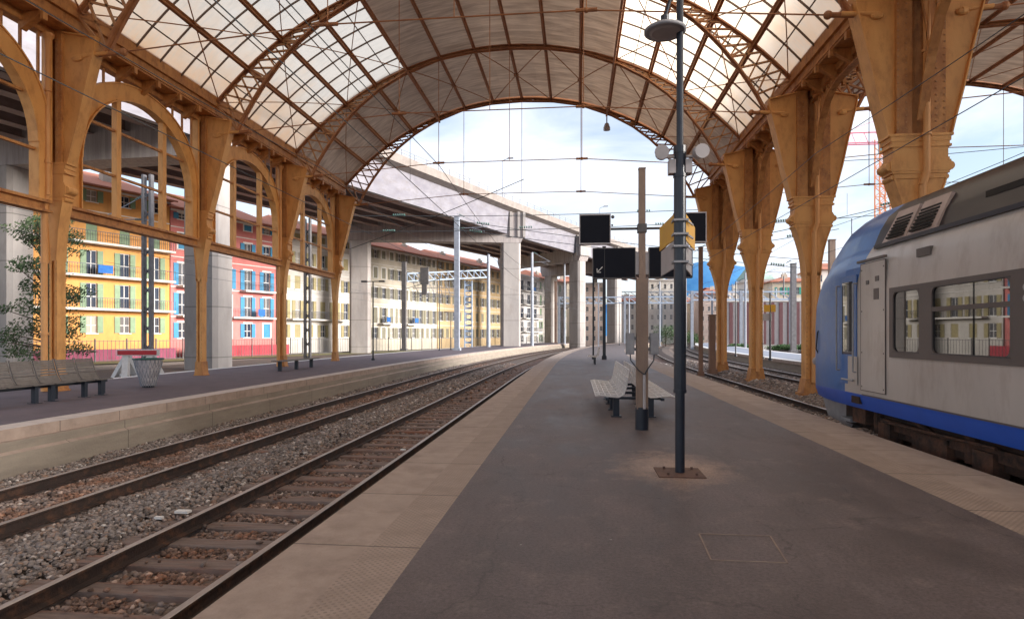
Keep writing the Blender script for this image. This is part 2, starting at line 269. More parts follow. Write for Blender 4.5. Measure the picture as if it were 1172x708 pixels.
# ------------------------------------------------------------------ mesh building
class MB:
    def __init__(s): s.v = []; s.f = []; s.mi = []; s.m = 0
    def add(s, vs, fs):
        o = len(s.v); s.v += [tuple(v) for v in vs]
        for f in fs: s.f.append(tuple(i+o for i in f)); s.mi.append(s.m)
    def box(s, x0, x1, y0, y1, z0, z1):
        if x0 > x1: x0, x1 = x1, x0
        if y0 > y1: y0, y1 = y1, y0
        if z0 > z1: z0, z1 = z1, z0
        s.add([(x0,y0,z0),(x1,y0,z0),(x1,y1,z0),(x0,y1,z0),(x0,y0,z1),(x1,y0,z1),(x1,y1,z1),(x0,y1,z1)],
              [(0,3,2,1),(4,5,6,7),(0,1,5,4),(1,2,6,5),(2,3,7,6),(3,0,4,7)]); return s
    def bar(s, p, q, w, h=None, up=(0,0,1)):
        h = h or w; p = Vector(p); q = Vector(q); d = (q-p)
        if d.length < 1e-6: return s
        d.normalize(); u = Vector(up)
        if abs(d.dot(u)) > .98: u = Vector((0,1,0))
        a = d.cross(u).normalized(); b = a.cross(d)
        vs = [c + a*(sx*w/2) + b*(sz*h/2) for c in (p, q) for sx, sz in ((-1,-1),(1,-1),(1,1),(-1,1))]
        s.add(vs, [(0,1,2,3),(7,6,5,4),(0,4,5,1),(1,5,6,2),(2,6,7,3),(3,7,4,0)]); return s
    def tube(s, p, q, r, n=8, r2=None, cap=True):
        r2 = r if r2 is None else r2; p = Vector(p); q = Vector(q); d = (q-p)
        if d.length < 1e-6: return s
        d.normalize(); u = Vector((0,0,1)) if abs(d.z) < .98 else Vector((0,1,0))
        a = d.cross(u).normalized(); b = a.cross(d); vs = []
        for c, rr in ((p, r), (q, r2)):
            for i in range(n):
                t = 2*PI*i/n; vs.append(c + a*(rr*math.cos(t)) + b*(rr*math.sin(t)))
        fs = [(i, (i+1) % n, n+(i+1) % n, n+i) for i in range(n)]
        if cap: fs += [tuple(range(n-1, -1, -1)), tuple(range(n, 2*n))]
        s.add(vs, fs); return s
    def path(s, pts, r, n=6):
        for a, b in zip(pts[:-1], pts[1:]): s.tube(a, b, r, n, cap=True)
        return s
    def prism_y(s, prof, y0, y1):      # profile in x,z (ccw), extruded along y
        n = len(prof)
        s.add([(x, y0, z) for x, z in prof]+[(x, y1, z) for x, z in prof],
              [tuple(range(n)), tuple(range(2*n-1, n-1, -1))]+[(i, n+i, n+(i+1) % n, (i+1) % n) for i in range(n)]); return s
    def prism_x(s, prof, x0, x1):      # profile in y,z
        n = len(prof)
        s.add([(x0, y, z) for y, z in prof]+[(x1, y, z) for y, z in prof],
              [tuple(range(n-1, -1, -1)), tuple(range(n, 2*n))]+[(i, (i+1) % n, n+(i+1) % n, n+i) for i in range(n)]); return s
    def lathe(s, prof, c=(0,0,0), n=16, cap=True):   # prof: (r,z)
        vs = []; c = Vector(c)
        for r, z in prof:
            for i in range(n): t = 2*PI*i/n; vs.append(c+Vector((r*math.cos(t), r*math.sin(t), z)))
        fs = []
        for j in range(len(prof)-1):
            for i in range(n): fs.append((j*n+i, j*n+(i+1) % n, (j+1)*n+(i+1) % n, (j+1)*n+i))
        if cap: fs += [tuple(range(n-1, -1, -1)), tuple(range((len(prof)-1)*n, len(prof)*n))]
        s.add(vs, fs); return s
    def strip(s, A, B):                # quad strip between two polylines
        n = len(A); s.add(list(A)+list(B), [(i, i+1, n+i+1, n+i) for i in range(n-1)]); return s
    def sphere(s, c, r, n=10, m=6, sc=(1,1,1)):
        vs = []; fs = []
        for j in range(m+1):
            ph = PI*j/m
            for i in range(n):
                t = 2*PI*i/n; vs.append((c[0]+r*sc[0]*math.sin(ph)*math.cos(t), c[1]+r*sc[1]*math.sin(ph)*math.sin(t), c[2]-r*sc[2]*math.cos(ph)))
        for j in range(m):
            for i in range(n): fs.append((j*n+i, j*n+(i+1) % n, (j+1)*n+(i+1) % n, (j+1)*n+i))
        s.add(vs, fs); return s
    def mesh(s, name, mats, smooth=False):
        me = bpy.data.meshes.new(name); me.from_pydata(s.v, [], s.f)
        if not isinstance(mats, (list, tuple)): mats = [mats]
        for m in mats: me.materials.append(m)
        if len(mats) > 1: me.polygons.foreach_set('material_index', s.mi)
        if smooth:
            import bmesh
            bm = bmesh.new(); bm.from_mesh(me); bmesh.ops.remove_doubles(bm, verts=bm.verts, dist=.0008); bmesh.ops.recalc_face_normals(bm, faces=bm.faces); bm.to_mesh(me); bm.free()
            me.polygons.foreach_set('use_smooth', [True]*len(me.polygons))
        me.update(); return me
    def build(s, name, mats, parent=None, smooth=False, loc=None):
        return link(name, s.mesh(name, mats, smooth), parent, loc)
def link(name, me, parent=None, loc=None, rz=0):
    o = bpy.data.objects.new(name, me); C.objects.link(o)
    if parent: o.parent = parent
    if loc: o.location = loc
    if rz: o.rotation_euler.z = rz
    return o
def tag(o, label=None, cat=None, group=None, kind=None):
    if label: o['label'] = label
    if cat: o['category'] = cat
    if group: o['group'] = group
    if kind: o['kind'] = kind
    return o
def empty(name, loc=(0,0,0), rz=0, **k):
    o = bpy.data.objects.new(name, None); C.objects.link(o); o.location = loc; o.rotation_euler.z = rz; o.empty_display_size = .2
    return tag(o, **k)
def copy_tree(o, parent=None):
    c = o.copy(); C.objects.link(c)
    if parent: c.parent = parent
    for ch in [x for x in bpy.data.objects if x.parent == o]: copy_tree(ch, c)
    return c
def structure(o): o['kind'] = 'structure'; return o

# ------------------------------------------------------------------ camera (photograph's station point, eye 1.6 m above the platform)
YAW = math.atan(74/700)
cam_d = bpy.data.cameras.new('camera'); cam = bpy.data.objects.new('camera', cam_d); C.objects.link(cam)
cam.location = (0, 0, 1.6); cam.rotation_euler = (PI/2, 0, YAW)
cam_d.sensor_width = 36; cam_d.lens = 36*700/1172; cam_d.shift_y = 29/1172; cam_d.clip_start = .05; cam_d.clip_end = 8000
scene.camera = cam
def xat(u, Y):                        # x of a thing at distance Y seen u pixels across the 1172-wide photograph
    a = (u-586)/700; c, s = math.cos(YAW), math.sin(YAW)
    return Y*(a*c-s)/(a*s+c)
def zat(u, v, Y):
    a = (u-586)/700; return 1.6+(383-v)/700*Y/(a*math.sin(YAW)+math.cos(YAW))

# ------------------------------------------------------------------ light
SUN_EL, SUN_AZ = math.radians(14), math.radians(101)   # azimuth clockwise from +Y: behind the camera on the right
w = bpy.data.worlds.new('World'); scene.world = w; w.use_nodes = True; nt = w.node_tree
bg = nt.nodes['Background']; out = nt.nodes['World Output']
sky = nt.nodes.new('ShaderNodeTexSky'); sky.sky_type = 'NISHITA'; sky.sun_disc = False; sky.sun_elevation = SUN_EL; sky.sun_rotation = SUN_AZ
sky.air_density = 1.0; sky.dust_density = 1.5; sky.ozone_density = 2.0
bg.inputs['Strength'].default_value = .084
tc = nt.nodes.new('ShaderNodeTexCoord'); mp = nt.nodes.new('ShaderNodeMapping'); mp.inputs['Scale'].default_value = (1, 1, 3.2)
n1 = nt.nodes.new('ShaderNodeTexNoise'); n1.inputs['Scale'].default_value = 2.1; n1.inputs['Detail'].default_value = 9; n1.inputs['Roughness'].default_value = .55; n1.inputs['Distortion'].default_value = .6
L(nt, tc.outputs['Generated'], mp.inputs['Vector']); L(nt, mp.outputs[0], n1.inputs['Vector'])
rp = nt.nodes.new('ShaderNodeValToRGB'); rp.color_ramp.elements[0].position = .40; rp.color_ramp.elements[0].color = (.3, .3, .3, 1); rp.color_ramp.elements[1].position = .60; rp.color_ramp.elements[1].color = (.97, .97, .97, 1)
L(nt, n1.outputs['Fac'], rp.inputs['Fac'])
mixc = nt.nodes.new('ShaderNodeMix'); mixc.data_type = 'RGBA'
L(nt, rp.outputs['Color'], mixc.inputs[0]); L(nt, sky.outputs['Color'], mixc.inputs[6]); mixc.inputs[7].default_value = (4.25, 4.45, 4.95, 1)
L(nt, mixc.outputs[2], bg.inputs['Color'])
sd = bpy.data.lights.new('sun', 'SUN'); sd.energy = 3.0; sd.angle = math.radians(22); sd.color = (1, .95, .89)
so = bpy.data.objects.new('sun', sd); C.objects.link(so)
sv = Vector((math.sin(SUN_AZ)*math.cos(SUN_EL), math.cos(SUN_AZ)*math.cos(SUN_EL), math.sin(SUN_EL)))
so.rotation_euler = sv.to_track_quat('Z', 'Y').to_euler(); so.location = (30, -30, 60)
scene.view_settings.view_transform = 'Standard'; scene.view_settings.look = 'None'; scene.view_settings.gamma = 1
scene.view_settings.exposure = EXPOSURE = 1.75
scene.render.engine = 'CYCLES'
cy = scene.cycles; cy.use_denoising = True; cy.max_bounces = 8; cy.diffuse_bounces = 5; cy.glossy_bounces = 3; cy.transparent_max_bounces = 12; cy.transmission_bounces = 4
cy.sample_clamp_indirect = 6; cy.caustics_reflective = False; cy.caustics_refractive = False
try: cy.denoising_input_passes = 'RGB_ALBEDO_NORMAL'; cy.denoiser = 'OPENIMAGEDENOISE'
except Exception: pass

# ------------------------------------------------------------------ ground, platforms, tracks
def dl(y): return (y-30)**2/850 if y > 30 else 0.0     # the whole layout bends right beyond the hall
RZ = -.58                                              # rail head of the left tracks
YS = [-14, -8, -4, 0, 2, 4, 8, 14, 20, 26, 30] + list(range(34, 190, 4))
def curve(x, z, ys=YS): return [(x+dl(y), y, z) for y in ys]
g = MB(); g.add([(-3000,-1500,-.95),(3000,-1500,-.95),(3000,5000,-.95),(-3000,5000,-.95)], [(0,1,2,3)])
structure(g.build('ground', M['ground']))
def sheet(name, x0, x1, z, m, ys=YS):
    b = MB(); b.strip(curve(x0, z, ys), curve(x1, z, ys)); return structure(b.build(name, m))
sheet('ballast_bed', -9.8, -1.9, -.80, M['ballastbed'])
sheet('ballast_bed', 4.6, 13.4, -.70, M['ballastbed'])
sheet('ballast_bed', -34, -17.0, -.90, M['ballastbed'], [0]+YS[6:])
sheet('ballast_bed', 18.6, 40, -.70, M['ballastbed'], [0]+YS[6:])
def slab(name, prof, mats, ys=YS):
    """cross-section polyline [(x,z,mat_index)...] swept along the bend"""
    b = MB()
    for (x0, z0, k), (x1, z1, _) in zip(prof[:-1], prof[1:]):
        b.m = k; b.strip(curve(x0, z0, ys), curve(x1, z1, ys))
    return structure(b.build(name, mats))
# centre platform: wall, coping, tactile, asphalt, tactile, coping, wall
slab('platform', [(-2.02,-.85,0),(-2.02,-.16,1),(-2.16,-.16,1),(-2.16,0,1),(-1.57,.0,2),(-1.17,.0,3),(3.55,0,2),(4.0,0,1),(4.72,0,1),(4.72,-.16,0),(4.62,-.16,0),(4.62,-.85,0)],
     [M['wallconc'], M['coping'], M['tactile'], M['asphalt']], [-14, -8, -4, 0, 2, 4, 8, 14, 20, 26, 30]+list(range(34, 150, 4)))
# left platform
M['asphalt_left'] = mat('left_platform_asphalt', (.135, .105, .125), (.10, .08, .095), .75, 1.5, .2, 60, c3=(.18, .14, .15), c3amt=.4)
slab('platform', [(-9.42,-.95,0),(-9.42,-.40,1),(-9.50,-.36,0),(-9.50,-.20,1),(-9.62,-.20,1),(-9.62,0,2),(-10.15,0,3),(-16.75,0,4),(-17.2,0,4),(-17.2,-.25,0),(-17.15,-.25,0),(-17.15,-.95,0)],
     [M['wallconc'], M['coping'], M['white_tactile'], M['asphalt_left'], M['white']], [-14, -8, -4, 0, 2, 4, 8, 14, 20, 26, 30]+list(range(34, 130, 4)))
# far right platform
M['asphalt_right'] = mat('right_platform_asphalt', (.30, .32, .38), (.25, .27, .33), .6, 1.5)
slab('platform', [(13.2,-.75,0),(13.2,-.2,1),(13.1,-.2,1),(13.1,0,2),(13.7,0,3),(17.6,0,2),(18.2,0,1),(18.2,-.75,0)], [M['wallconc'], M['coping'], M['white'], M['asphalt_right']], [6, 10, 14, 20, 26, 30]+list(range(34, 130, 4)))
# access cover in the asphalt
h = MB(); fr = [(.98,5.05),(1.53,5.05),(1.47,4.47),(.95,4.47)]
for a, b_ in zip(fr, fr[1:]+fr[:1]): h.bar((*a, .003), (*b_, .003), .012, .006)
tag(h.build('access_cover', mat('cover_rim', (.30, .23, .19), (.2, .15, .13), .8)), 'square access cover rim let into the dark asphalt in the foreground', 'access cover')

def rail_prof(): # (x,z) around, z from foot 0 to head .16
    return [(-.065,0),(.065,0),(.065,.012),(.01,.03),(.01,.118),(.034,.13),(.034,.155),(.027,.162),(-.027,.162),(-.034,.155),(-.034,.13),(-.01,.118),(-.01,.03),(-.065,.012)]
def rail_mesh(x, ztop, ys):
    P = rail_prof(); b = MB(); n = len(P)
    for i in range(n):
        a, c = P[i], P[(i+1) % n]; b.m = 1 if i in (6, 7, 8) else 0
        b.strip([(x+c[0]+dl(y), y, ztop-.162+c[1]) for y in ys], [(x+a[0]+dl(y), y, ztop-.162+a[1]) for y in ys])
    return b
def rough_box(hx, hy, hz, seed):
    r = random.Random(seed); b = MB(); xs = np.linspace(-hx, hx, 9); prof = []
    vs = []; fs = []
    for i, x in enumerate(xs):
        for (y, z) in ((-hy, -hz), (hy, -hz), (hy*.98, hz*.8), (hy*.9, hz), (-hy*.9, hz), (-hy*.98, hz*.8)):
            vs.append((x, y+r.uniform(-.008, .008), z+(r.uniform(-.006, .006) if z > 0 else 0)))
    n = 6
    for i in range(len(xs)-1):
        for k in range(n): fs.append((i*n+k, (i+1)*n+k, (i+1)*n+(k+1) % n, i*n+(k+1) % n))
    fs += [tuple(range(n)), tuple(range(len(vs)-1, len(vs)-1-n, -1))]
    b.add(vs, fs); return b
sleeper_meshes = [rough_box(1.3, .125, .075, k).mesh('sleeper', M['wood']) for k in range(5)]
clip = MB()
for sx in (-1, 1):
    for dx in (-1, 1): clip.box(sx*.72+dx*.10-.035, sx*.72+dx*.10+.035, -.05, .05, 0, .03)
clip.m = 0
def track(name, xc, ztop, label, ys, sleep, spacing=.62, group='railway tracks', sz=-.158):
    t = empty(name, (xc, ys[0], ztop), label=label, cat='railway track', group=group)
    for sx in (-.72, .72):
        o = rail_mesh(xc+sx, ztop, ys).build('rail', [M['rust'], M['railtop']], t); o.matrix_parent_inverse = Matrix.Translation((-xc, -ys[0], -ztop))
    if sleep:
        y = sleep[0]; k = 0
        while y < sleep[1] and k < 98:
            rz = math.atan(2*max(0, y-30)/850)
            s_ = link('sleeper', sleeper_meshes[k % 5], t, (dl(y), y-ys[0], sz-.075+random.uniform(-.006, .004)), -rz+random.uniform(-.006, .006))
            y += spacing*random.uniform(.97, 1.03); k += 1
    return t
TY = [y for y in YS if y <= 186]
tB = track('railway_track', -3.88, RZ, 'railway track nearest the centre platform with bare wooden sleepers', TY, (2.2, 60))
tA = track('railway_track', -7.35, RZ, 'railway track beside the left platform wall, sleepers mostly buried in ballast', TY, (3.2, 52), sz=-.195)
TY2 = [y for y in YS if y >= -14]
tR = track('railway_track', 6.3, -.50, 'railway track under the blue and silver train beside the right platform edge', TY2, (12, 60), sz=-.18)
far = [y for y in YS if y >= 8]
track('railway_track', 10.9, -.50, 'rusty track between the right ochre columns and the far right platform', far, (22, 60))
track('railway_track', 20.6, -.45, 'track just beyond the far right platform', far, None)
track('railway_track', 24.6, -.45, 'track in front of the striped retaining wall, beyond the far right platform', far, None)
track('railway_track', -19.2, -.62, 'rusty track directly behind the left platform columns', far, None)
track('railway_track', -23.2, -.62, 'rusty track ending at the white and red buffer stop', [y for y in far if y >= 29], None)

# stones -------------------------------------------------------------
def stones(name, label, regions, n_var=6):
    ico_v = []; ph = (1+5**.5)/2
    for a, b_ in ((-1, ph), (1, ph), (-1, -ph), (1, -ph)): ico_v.append((a, b_, 0))
    for a, b_ in ((-1, ph), (1, ph), (-1, -ph), (1, -ph)): ico_v.append((0, a, b_))
    for a, b_ in ((ph, -1), (ph, 1), (-ph, -1), (-ph, 1)): ico_v.append((a, 0, b_))
    iv = np.array(ico_v)/math.sqrt(1+ph*ph)
    F = np.array([(0,11,5),(0,5,1),(0,1,7),(0,7,10),(0,10,11),(1,5,9),(5,11,4),(11,10,2),(10,7,6),(7,1,8),(3,9,4),(3,4,2),(3,2,6),(3,6,8),(3,8,9),(4,9,5),(2,4,11),(6,2,10),(8,6,7),(9,8,1)])
    V = []; N = 0
    for (xf, y0, y1, n, size, zf) in regions:
        y = rng.uniform(y0, y1, n); x = xf(rng.uniform(0, 1, n), y); z = zf(x, y)
        keep = ~np.isnan(z); x = x[keep]; y = y[keep]; z = z[keep]; n = len(x)
        r = size*rng.uniform(.55, 1.25, n)
        dirs = iv[None]*(1+rng.uniform(-.32, .28, (n, 12, 1)))
        sc = np.stack([rng.uniform(.7, 1.25, n), rng.uniform(.6, 1.1, n), rng.uniform(.5, .85, n)], 1)
        p = dirs*sc[:, None]
        t = rng.uniform(0, 2*PI, n); ti = rng.uniform(-.6, .6, n); c, s = np.cos(t)[:, None], np.sin(t)[:, None]
        cx, sx = np.cos(ti)[:, None], np.sin(ti)[:, None]
        X, Y, Z = p[..., 0], p[..., 1], p[..., 2]
        Y, Z = Y*cx-Z*sx, Y*sx+Z*cx; X, Y = X*c-Y*s, X*s+Y*c
        p = np.stack([X, Y, Z], -1)*r[:, None, None]+np.stack([x, y, z], 1)[:, None]
        V.append(p.reshape(-1, 3)); N += n
    V = np.concatenate(V).astype(np.float32); fi = (F[None]+12*np.arange(N)[:, None, None]).reshape(-1, 3)
    me = bpy.data.meshes.new(name); me.vertices.add(len(V)); me.vertices.foreach_set('co', V.ravel())
    me.loops.add(len(fi)*3); me.loops.foreach_set('vertex_index', fi.ravel().astype(np.int32))
    me.polygons.add(len(fi)); me.polygons.foreach_set('loop_start', np.arange(0, len(fi)*3, 3, dtype=np.int32)); me.polygons.foreach_set('loop_total', np.full(len(fi), 3, dtype=np.int32))
    me.materials.append(M['stone']); me.update(calc_edges=True)
    o = link(name, me); tag(o, label, 'ballast', kind='stuff'); return o
def zl(x, y):
    z = np.full_like(x, -.80)
    d = np.where(y > 30, (y-30)**2/850, 0); X = x-d
    inB = np.abs(X+3.88) < .66; outB = (np.abs(X+3.88) >= .66)
    z += np.where((X > -6.2) & (X < -5.0), .11*np.sin(PI*(X+6.2)/1.2).clip(0, 1), 0)
    z += rng.uniform(-.012, .030, len(x)); z[np.abs(X+7.35) < .6] += .03
    for xr in (-3.16, -4.60, -6.63, -8.07): z[np.abs(X-xr) < .075] = np.nan
    # keep sleeper tops of the near track mostly clear
    if len(SLP):
        k = np.searchsorted(SLP, y).clip(1, len(SLP)-1); near = np.minimum(np.abs(SLP[k]-y), np.abs(SLP[k-1]-y))
        on = (near < .15) & (np.abs(X+3.88) < 1.25)
        z[on & (rng.uniform(0, 1, len(x)) > .02)] = np.nan
        z[on] += .08
    z += np.array([.03*mnoise.noise((a*1.3, b_*1.3, 0)) for a, b_ in zip(X, y)])
    return z
SLP = np.array(sorted(o.location.y+TY[0] for o in bpy.data.objects if o.parent == tB and o.name.startswith('sleeper')))
fx = lambda a, b_: (lambda u_, y: a+(b_-a)*u_+np.where(y > 30, (y-30)**2/850, 0))
stones('ballast_stones', 'loose grey and rusty ballast stones round the two left tracks',
       [(fx(-9.4, -2.1), 2.2, 6, 26000, .032, zl), (fx(-9.4, -2.1), 6, 12, 40000, .034, zl), (fx(-9.4, -2.1), 12, 22, 34000, .045, zl), (fx(-9.4, -2.1), 22, 48, 26000, .07, zl)])
def zr(x, y):
    d = np.where(y > 30, (y-30)**2/850, 0); X = x-d; z = np.full_like(x, -.70)+rng.uniform(-.01, .03, len(x))
    z += np.where((X > 7.6) & (X < 9.4), .22*np.sin(PI*(X-7.6)/1.8).clip(0, 1), 0)
    for xr in (5.58, 7.02): z[np.abs(X-xr) < .075] = np.nan
    return z
stones('ballast_stones', 'grey ballast heaped round the feet of the right ochre columns', [(fx(5.0, 10.2), 13, 26, 15000, .06, zr), (fx(5.0, 12.8), 26, 50, 13000, .09, zr)])
b = MB(); ys = [0]+[y for y in YS if y >= 8]
prev = None
for x, z in ((7.4, -.72), (8.0, -.52), (9.0, -.50), (9.6, -.72)):
    c = curve(x, z, ys)
    if prev: b.strip(prev, c)
    prev = c
structure(b.build('ballast_bank', M['ballastbed']))
litter = MB()
for (x, y, z, s) in ((-5.05, 7.4, -.69, .09), (-5.2, 7.15, -.70, .05), (-3.5, 12.1, -.74, .05), (-6.1, 16, -.68, .05)):
    litter.box(x-s, x+s, y-s*.5, y+s*.5, z, z+.03)
tag(litter.build('paper_scraps', M['white']), 'scraps of white paper lying in the ballast between the tracks', 'litter', kind='stuff')

# ------------------------------------------------------------------ train shed roof
XL, XR = -14.8, 8.3
FR = [9.3+6.75*k for k in range(-3, 5)]    # frames; the last is the end arch at 36.3
def interp(tab, t):
    for (a, va), (b_, vb) in zip(tab[:-1], tab[1:]):
        if t <= b_: return va+(vb-va)*(t-a)/(b_-a)
    return tab[-1][1]
def roof_z(o): return 1.3+math.sqrt(max(0, 14.5**2-o*o))
LOW = [(0,15.5),(1.8,15.42),(3.5,15.13),(5.3,14.45),(6.5,13.78),(7.5,13.0),(8.3,12.2),(9.0,11.3),(9.6,10.4),(10.0,9.6)]
def low_z(o): return interp(LOW, abs(o))
def rib(xc, y, parent, mats):
    b = MB()
    # chords
    N = 64; up = []; lo = []
    for i in range(N+1):
        t = -1+2*i/N; o = 10.9*t; ol = 10.0*t
        up.append(Vector((xc+o, y, roof_z(o)-.16))); lo.append(Vector((xc+ol, y, low_z(ol))))
    for a in (up, lo):
        for p, q in zip(a[:-1], a[1:]): b.bar(p, q, .26, .05, up=(0, 1, 0) if False else (0, 0, 1))
    for a in (up, lo):
        for p, q in zip(a[:-1], a[1:]): b.bar(p, q, .035, .13)
    b.m = 1
    for i in range(N):
        if i % 1 == 0:
            b.bar(up[i], lo[i+1], .075, .06); b.bar(lo[i], up[i+1], .075, .06)
    # struts radial every 8
    for i in range(0, N+1, 4): b.bar(up[i], lo[i], .07, .07)
    return b.build('rib', mats, parent)
def nave(name, xc, frames, label, glass_until, open_label=None):
    root = empty(name, (xc, frames[0], 0), label=label, cat='station roof')
    inv = Matrix.Translation((-xc, -frames[0], 0))
    parts = []
    def P(b, n, m, **k):
        o = b.build(n, m, root, **k); o.matrix_parent_inverse = inv; return o
    # rib frames
    proto = None
    for y in frames:
        if proto is None:
            proto = rib(xc, y, root, [M['iron'], M['ironlight']]); proto.matrix_parent_inverse = inv; y0 = y
        else:
            o = proto.copy(); C.objects.link(o); o.parent = root; o.matrix_parent_inverse = inv; o.location.y = y-y0
    OB = 5.15
    a0, a1 = math.asin(OB/14.5), math.asin(10.9/14.5)
    def on(a, dz=0): return (xc+(14.5+dz)*math.sin(a), 1.3+(14.5+dz)*math.cos(a))
    for y0, y1 in zip(frames[:-1], frames[1:]):
        lastbay = y0 >= glass_until
        # opaque centre
        arcs = [(-a0, a0, 'roof_panel', 'board')]
        for s in (-1, 1):
            arcs.append((s*a0, s*a1, 'roof_panel' if lastbay else 'glass_panel', 'board' if lastbay else 'roofglass'))
        for p, q, nm, m in arcs:
            K = 10; b = MB()
            A = [(on(p+(q-p)*i/K)[0], y0, on(p+(q-p)*i/K)[1]) for i in range(K+1)]
            B = [(x, y1, z) for x, _, z in A]
            b.strip(A, B)
            if m == 'board':
                A2 = [(on(p+(q-p)*i/K, .09)[0], y0, on(p+(q-p)*i/K, .09)[1]) for i in range(K+1)]
                b.strip(A2, [(x, y1, z) for x, _, z in A2])
            P(b, nm, M[m])
        # glazing bars
        if not lastbay:
            for s in (-1, 1):
                b = MB(); n = 6
                for j in range(1, n):
                    yy = y0+(y1-y0)*j/n
                    for i in range(9):
                        p, q = on(s*(a0+(a1-a0)*i/9), -.03), on(s*(a0+(a1-a0)*(i+1)/9), -.03)
                        b.bar((p[0], yy, p[1]), (q[0], yy, q[1]), .036, .06)
                for k in range(1, 8, 2):
                    p = on(s*(a0+(a1-a0)*k/8), -.05)
                    b.bar((p[0], y0, p[1]), (p[0], y1, p[1]), .028, .04)
                P(b, 'glazing_bars', M['bar'])
        # diagonal wind braces with a gusset where they cross
        spans = [(-a1*1, None)]
        cen = []
        step = 2*a0/3
        edges = [-a0, -a0+step, a0-step, a0] if lastbay else []
        pairs = list(zip(edges[:-1], edges[1:]))
        gs = (a1-a0)/2
        for s in (-1, 1): pairs += [(s*a0, s*(a0+gs)), (s*(a0+gs), s*a1)]
        for p, q in pairs:
            m_ = (p+q)/2; K = 4; b = MB()
            for flip in (0, 1):
                prev = None
                for i in range(2*K+1):
                    t = i/(2*K); a = p+(q-p)*t; pt = on(a, -.17); yy = y0+(y1-y0)*(1-t if flip else t)
                    cur = (pt[0], yy, pt[1])
                    if prev: b.bar(prev, cur, .034, .03)
                    prev = cur
            pt = on(m_, -.2); b.lathe([(.0, 0), (.14, 0), (.14, .04), (0, .04)], (pt[0], (y0+y1)/2, pt[1]), 12)
            P(b, 'wind_brace', M['purlin'])
    # purlins
    Y0, Y1 = frames[0], frames[-1]
    angs = [(-a0+2*a0*i/6, .16, .2) for i in range(7)]
    for s in (-1, 1): angs += [(s*(a0+(a1-a0)*k/4), .22, .24) for k in range(1, 4)]
    for a, w_, h_ in angs:
        p = on(a, -.11); b = MB(); edge = abs(abs(a)-a0) < 1e-6
        up = (p[0]-xc, 0, p[1]-1.3)
        if edge:
            q = on(a, -.42); b.bar((p[0], Y0, p[1]), (p[0], Y1, p[1]), .16, .08, up); b.bar((q[0], Y0, q[1]), (q[0], Y1+.1, q[1]), .10, .07, up)
            yy = Y0
            while yy < Y1-.3:
                b.bar((p[0], yy, p[1]), (q[0], yy+.28, q[1]), .03, .03); b.bar((q[0], yy, q[1]), (p[0], yy+.28, p[1]), .03, .03); yy += .56
        else:
            b.bar((p[0], Y0, p[1]), (p[0], Y1+.18, p[1]), w_, .05, up); b.bar(on2(p, up, -.08, Y0), on2(p, up, -.08, Y1+.18), .04, h_-.05, up)
        P(b, 'purlin', M['iron'] if edge or abs(a) < a0 else M['purlin'])
    # end trim
    b = MB()
    for i in range(40):
        a, c = -a1+2*a1*i/40, -a1+2*a1*(i+1)/40; p, q = on(a, .02), on(c, .02)
        b.bar((p[0], Y1+.16, p[1]), (q[0], Y1+.16, q[1]), .06, .18)
    P(b, 'fascia', M['iron'])
    # tie rods with turnbuckles and hangers
    for y in frames:
        b = MB(); r = .02
        z0, z1 = 9.55, 10.05
        pts = [(xc-10.05, y, z0), (xc-3.5, y, z1), (xc+3.5, y, z1), (xc+10.05, y, z0)]
        b.path(pts, r, 6)
        for x in (xc-3.5, xc+3.5):
            b.tube((x, y, z1), (x, y, low_z(3.5)), .016, 6)
            b.tube((x-.28, y, z1), (x+.28, y, z1), .055, 8); b.sphere((x, y, z1), .075, 8, 6)
        b.tube((xc, y, z1), (xc, y, 15.5), .014, 6)
        for s in (-1, 1): b.tube((xc+s*10.25, y, z0), (xc+s*9.5, y, z0+.04), .07, 8); b.sphere((xc+s*9.5, y, z0+.04), .11, 8, 6)
        P(b, 'tie_rod', M['iron'])
    return root
def on2(p, up, d, y):
    l = math.hypot(up[0], up[2]); return (p[0]+up[0]/l*d, y, p[1]+up[2]/l*d)
nave('hall_roof', (XL+XR)/2, FR, 'arched iron roof of the station hall with milky glass sides and boarded crown', 29.5)
nave('hall_roof', XR+11.55, FR[2:], 'arched roof of the neighbouring hall above the train at the upper right', 29.5)

def gutter(x, y0, y1, side, label, both=False):
    t = empty('eaves_gutter', (x, y0, 10.2), label=label, cat='gutter')
    inv = Matrix.Translation((-x, -y0, -10.2))
    b = MB(); n = len(FR)
    b.box(x-.55, x+.55, y0, y1+.15, 10.22, 10.30); b.box(x-.62, x-.55, y0, y1+.15, 10.22, 10.66); b.box(x+.55, x+.62, y0, y1+.15, 10.22, 10.66)
    for s in ((-1, 1) if both else (side,)):
        b.box(x+s*.60, x+s*.72, y0, y1+.15, 10.58, 10.98); b.box(x+s*.62, x+s*.66, y0, y1+.15, 10.28, 10.34)
    o = b.build('trough', M['ochre2'], t); o.matrix_parent_inverse = inv
    b = MB(); y = y0
    while y < y1-.2:
        for k in range(1, 6):
            yy = y+6.75*k/6
            if yy > y1: break
            for s in ((-1, 1) if both else (side,)):
                b = MB(); b.prism_y([(x+s*.05, 9.75), (x+s*.62, 10.14), (x+s*.62, 10.215), (x+s*.05, 10.215)][::(1 if s > 0 else -1)], yy-.09, yy+.09)
                b.box(x+s*.60, x+s*.70, yy-.07, yy+.07, 10.0, 10.215); o = b.build('corbel', M['ochre2'], t); o.matrix_parent_inverse = inv
        y += 6.75
    b = MB(); b.box(x-.10, x+.10, y0, y1, 9.98, 10.215)
    o = b.build('wall_beam', M['ochre2'], t); o.matrix_parent_inverse = inv
    return t
gutter(XL, FR[0], FR[-1], 1, 'ochre eaves gutter with corbels above the left arcade')
gutter(XR, FR[0], FR[-1], -1, 'ochre eaves gutter over the right row of columns', True)

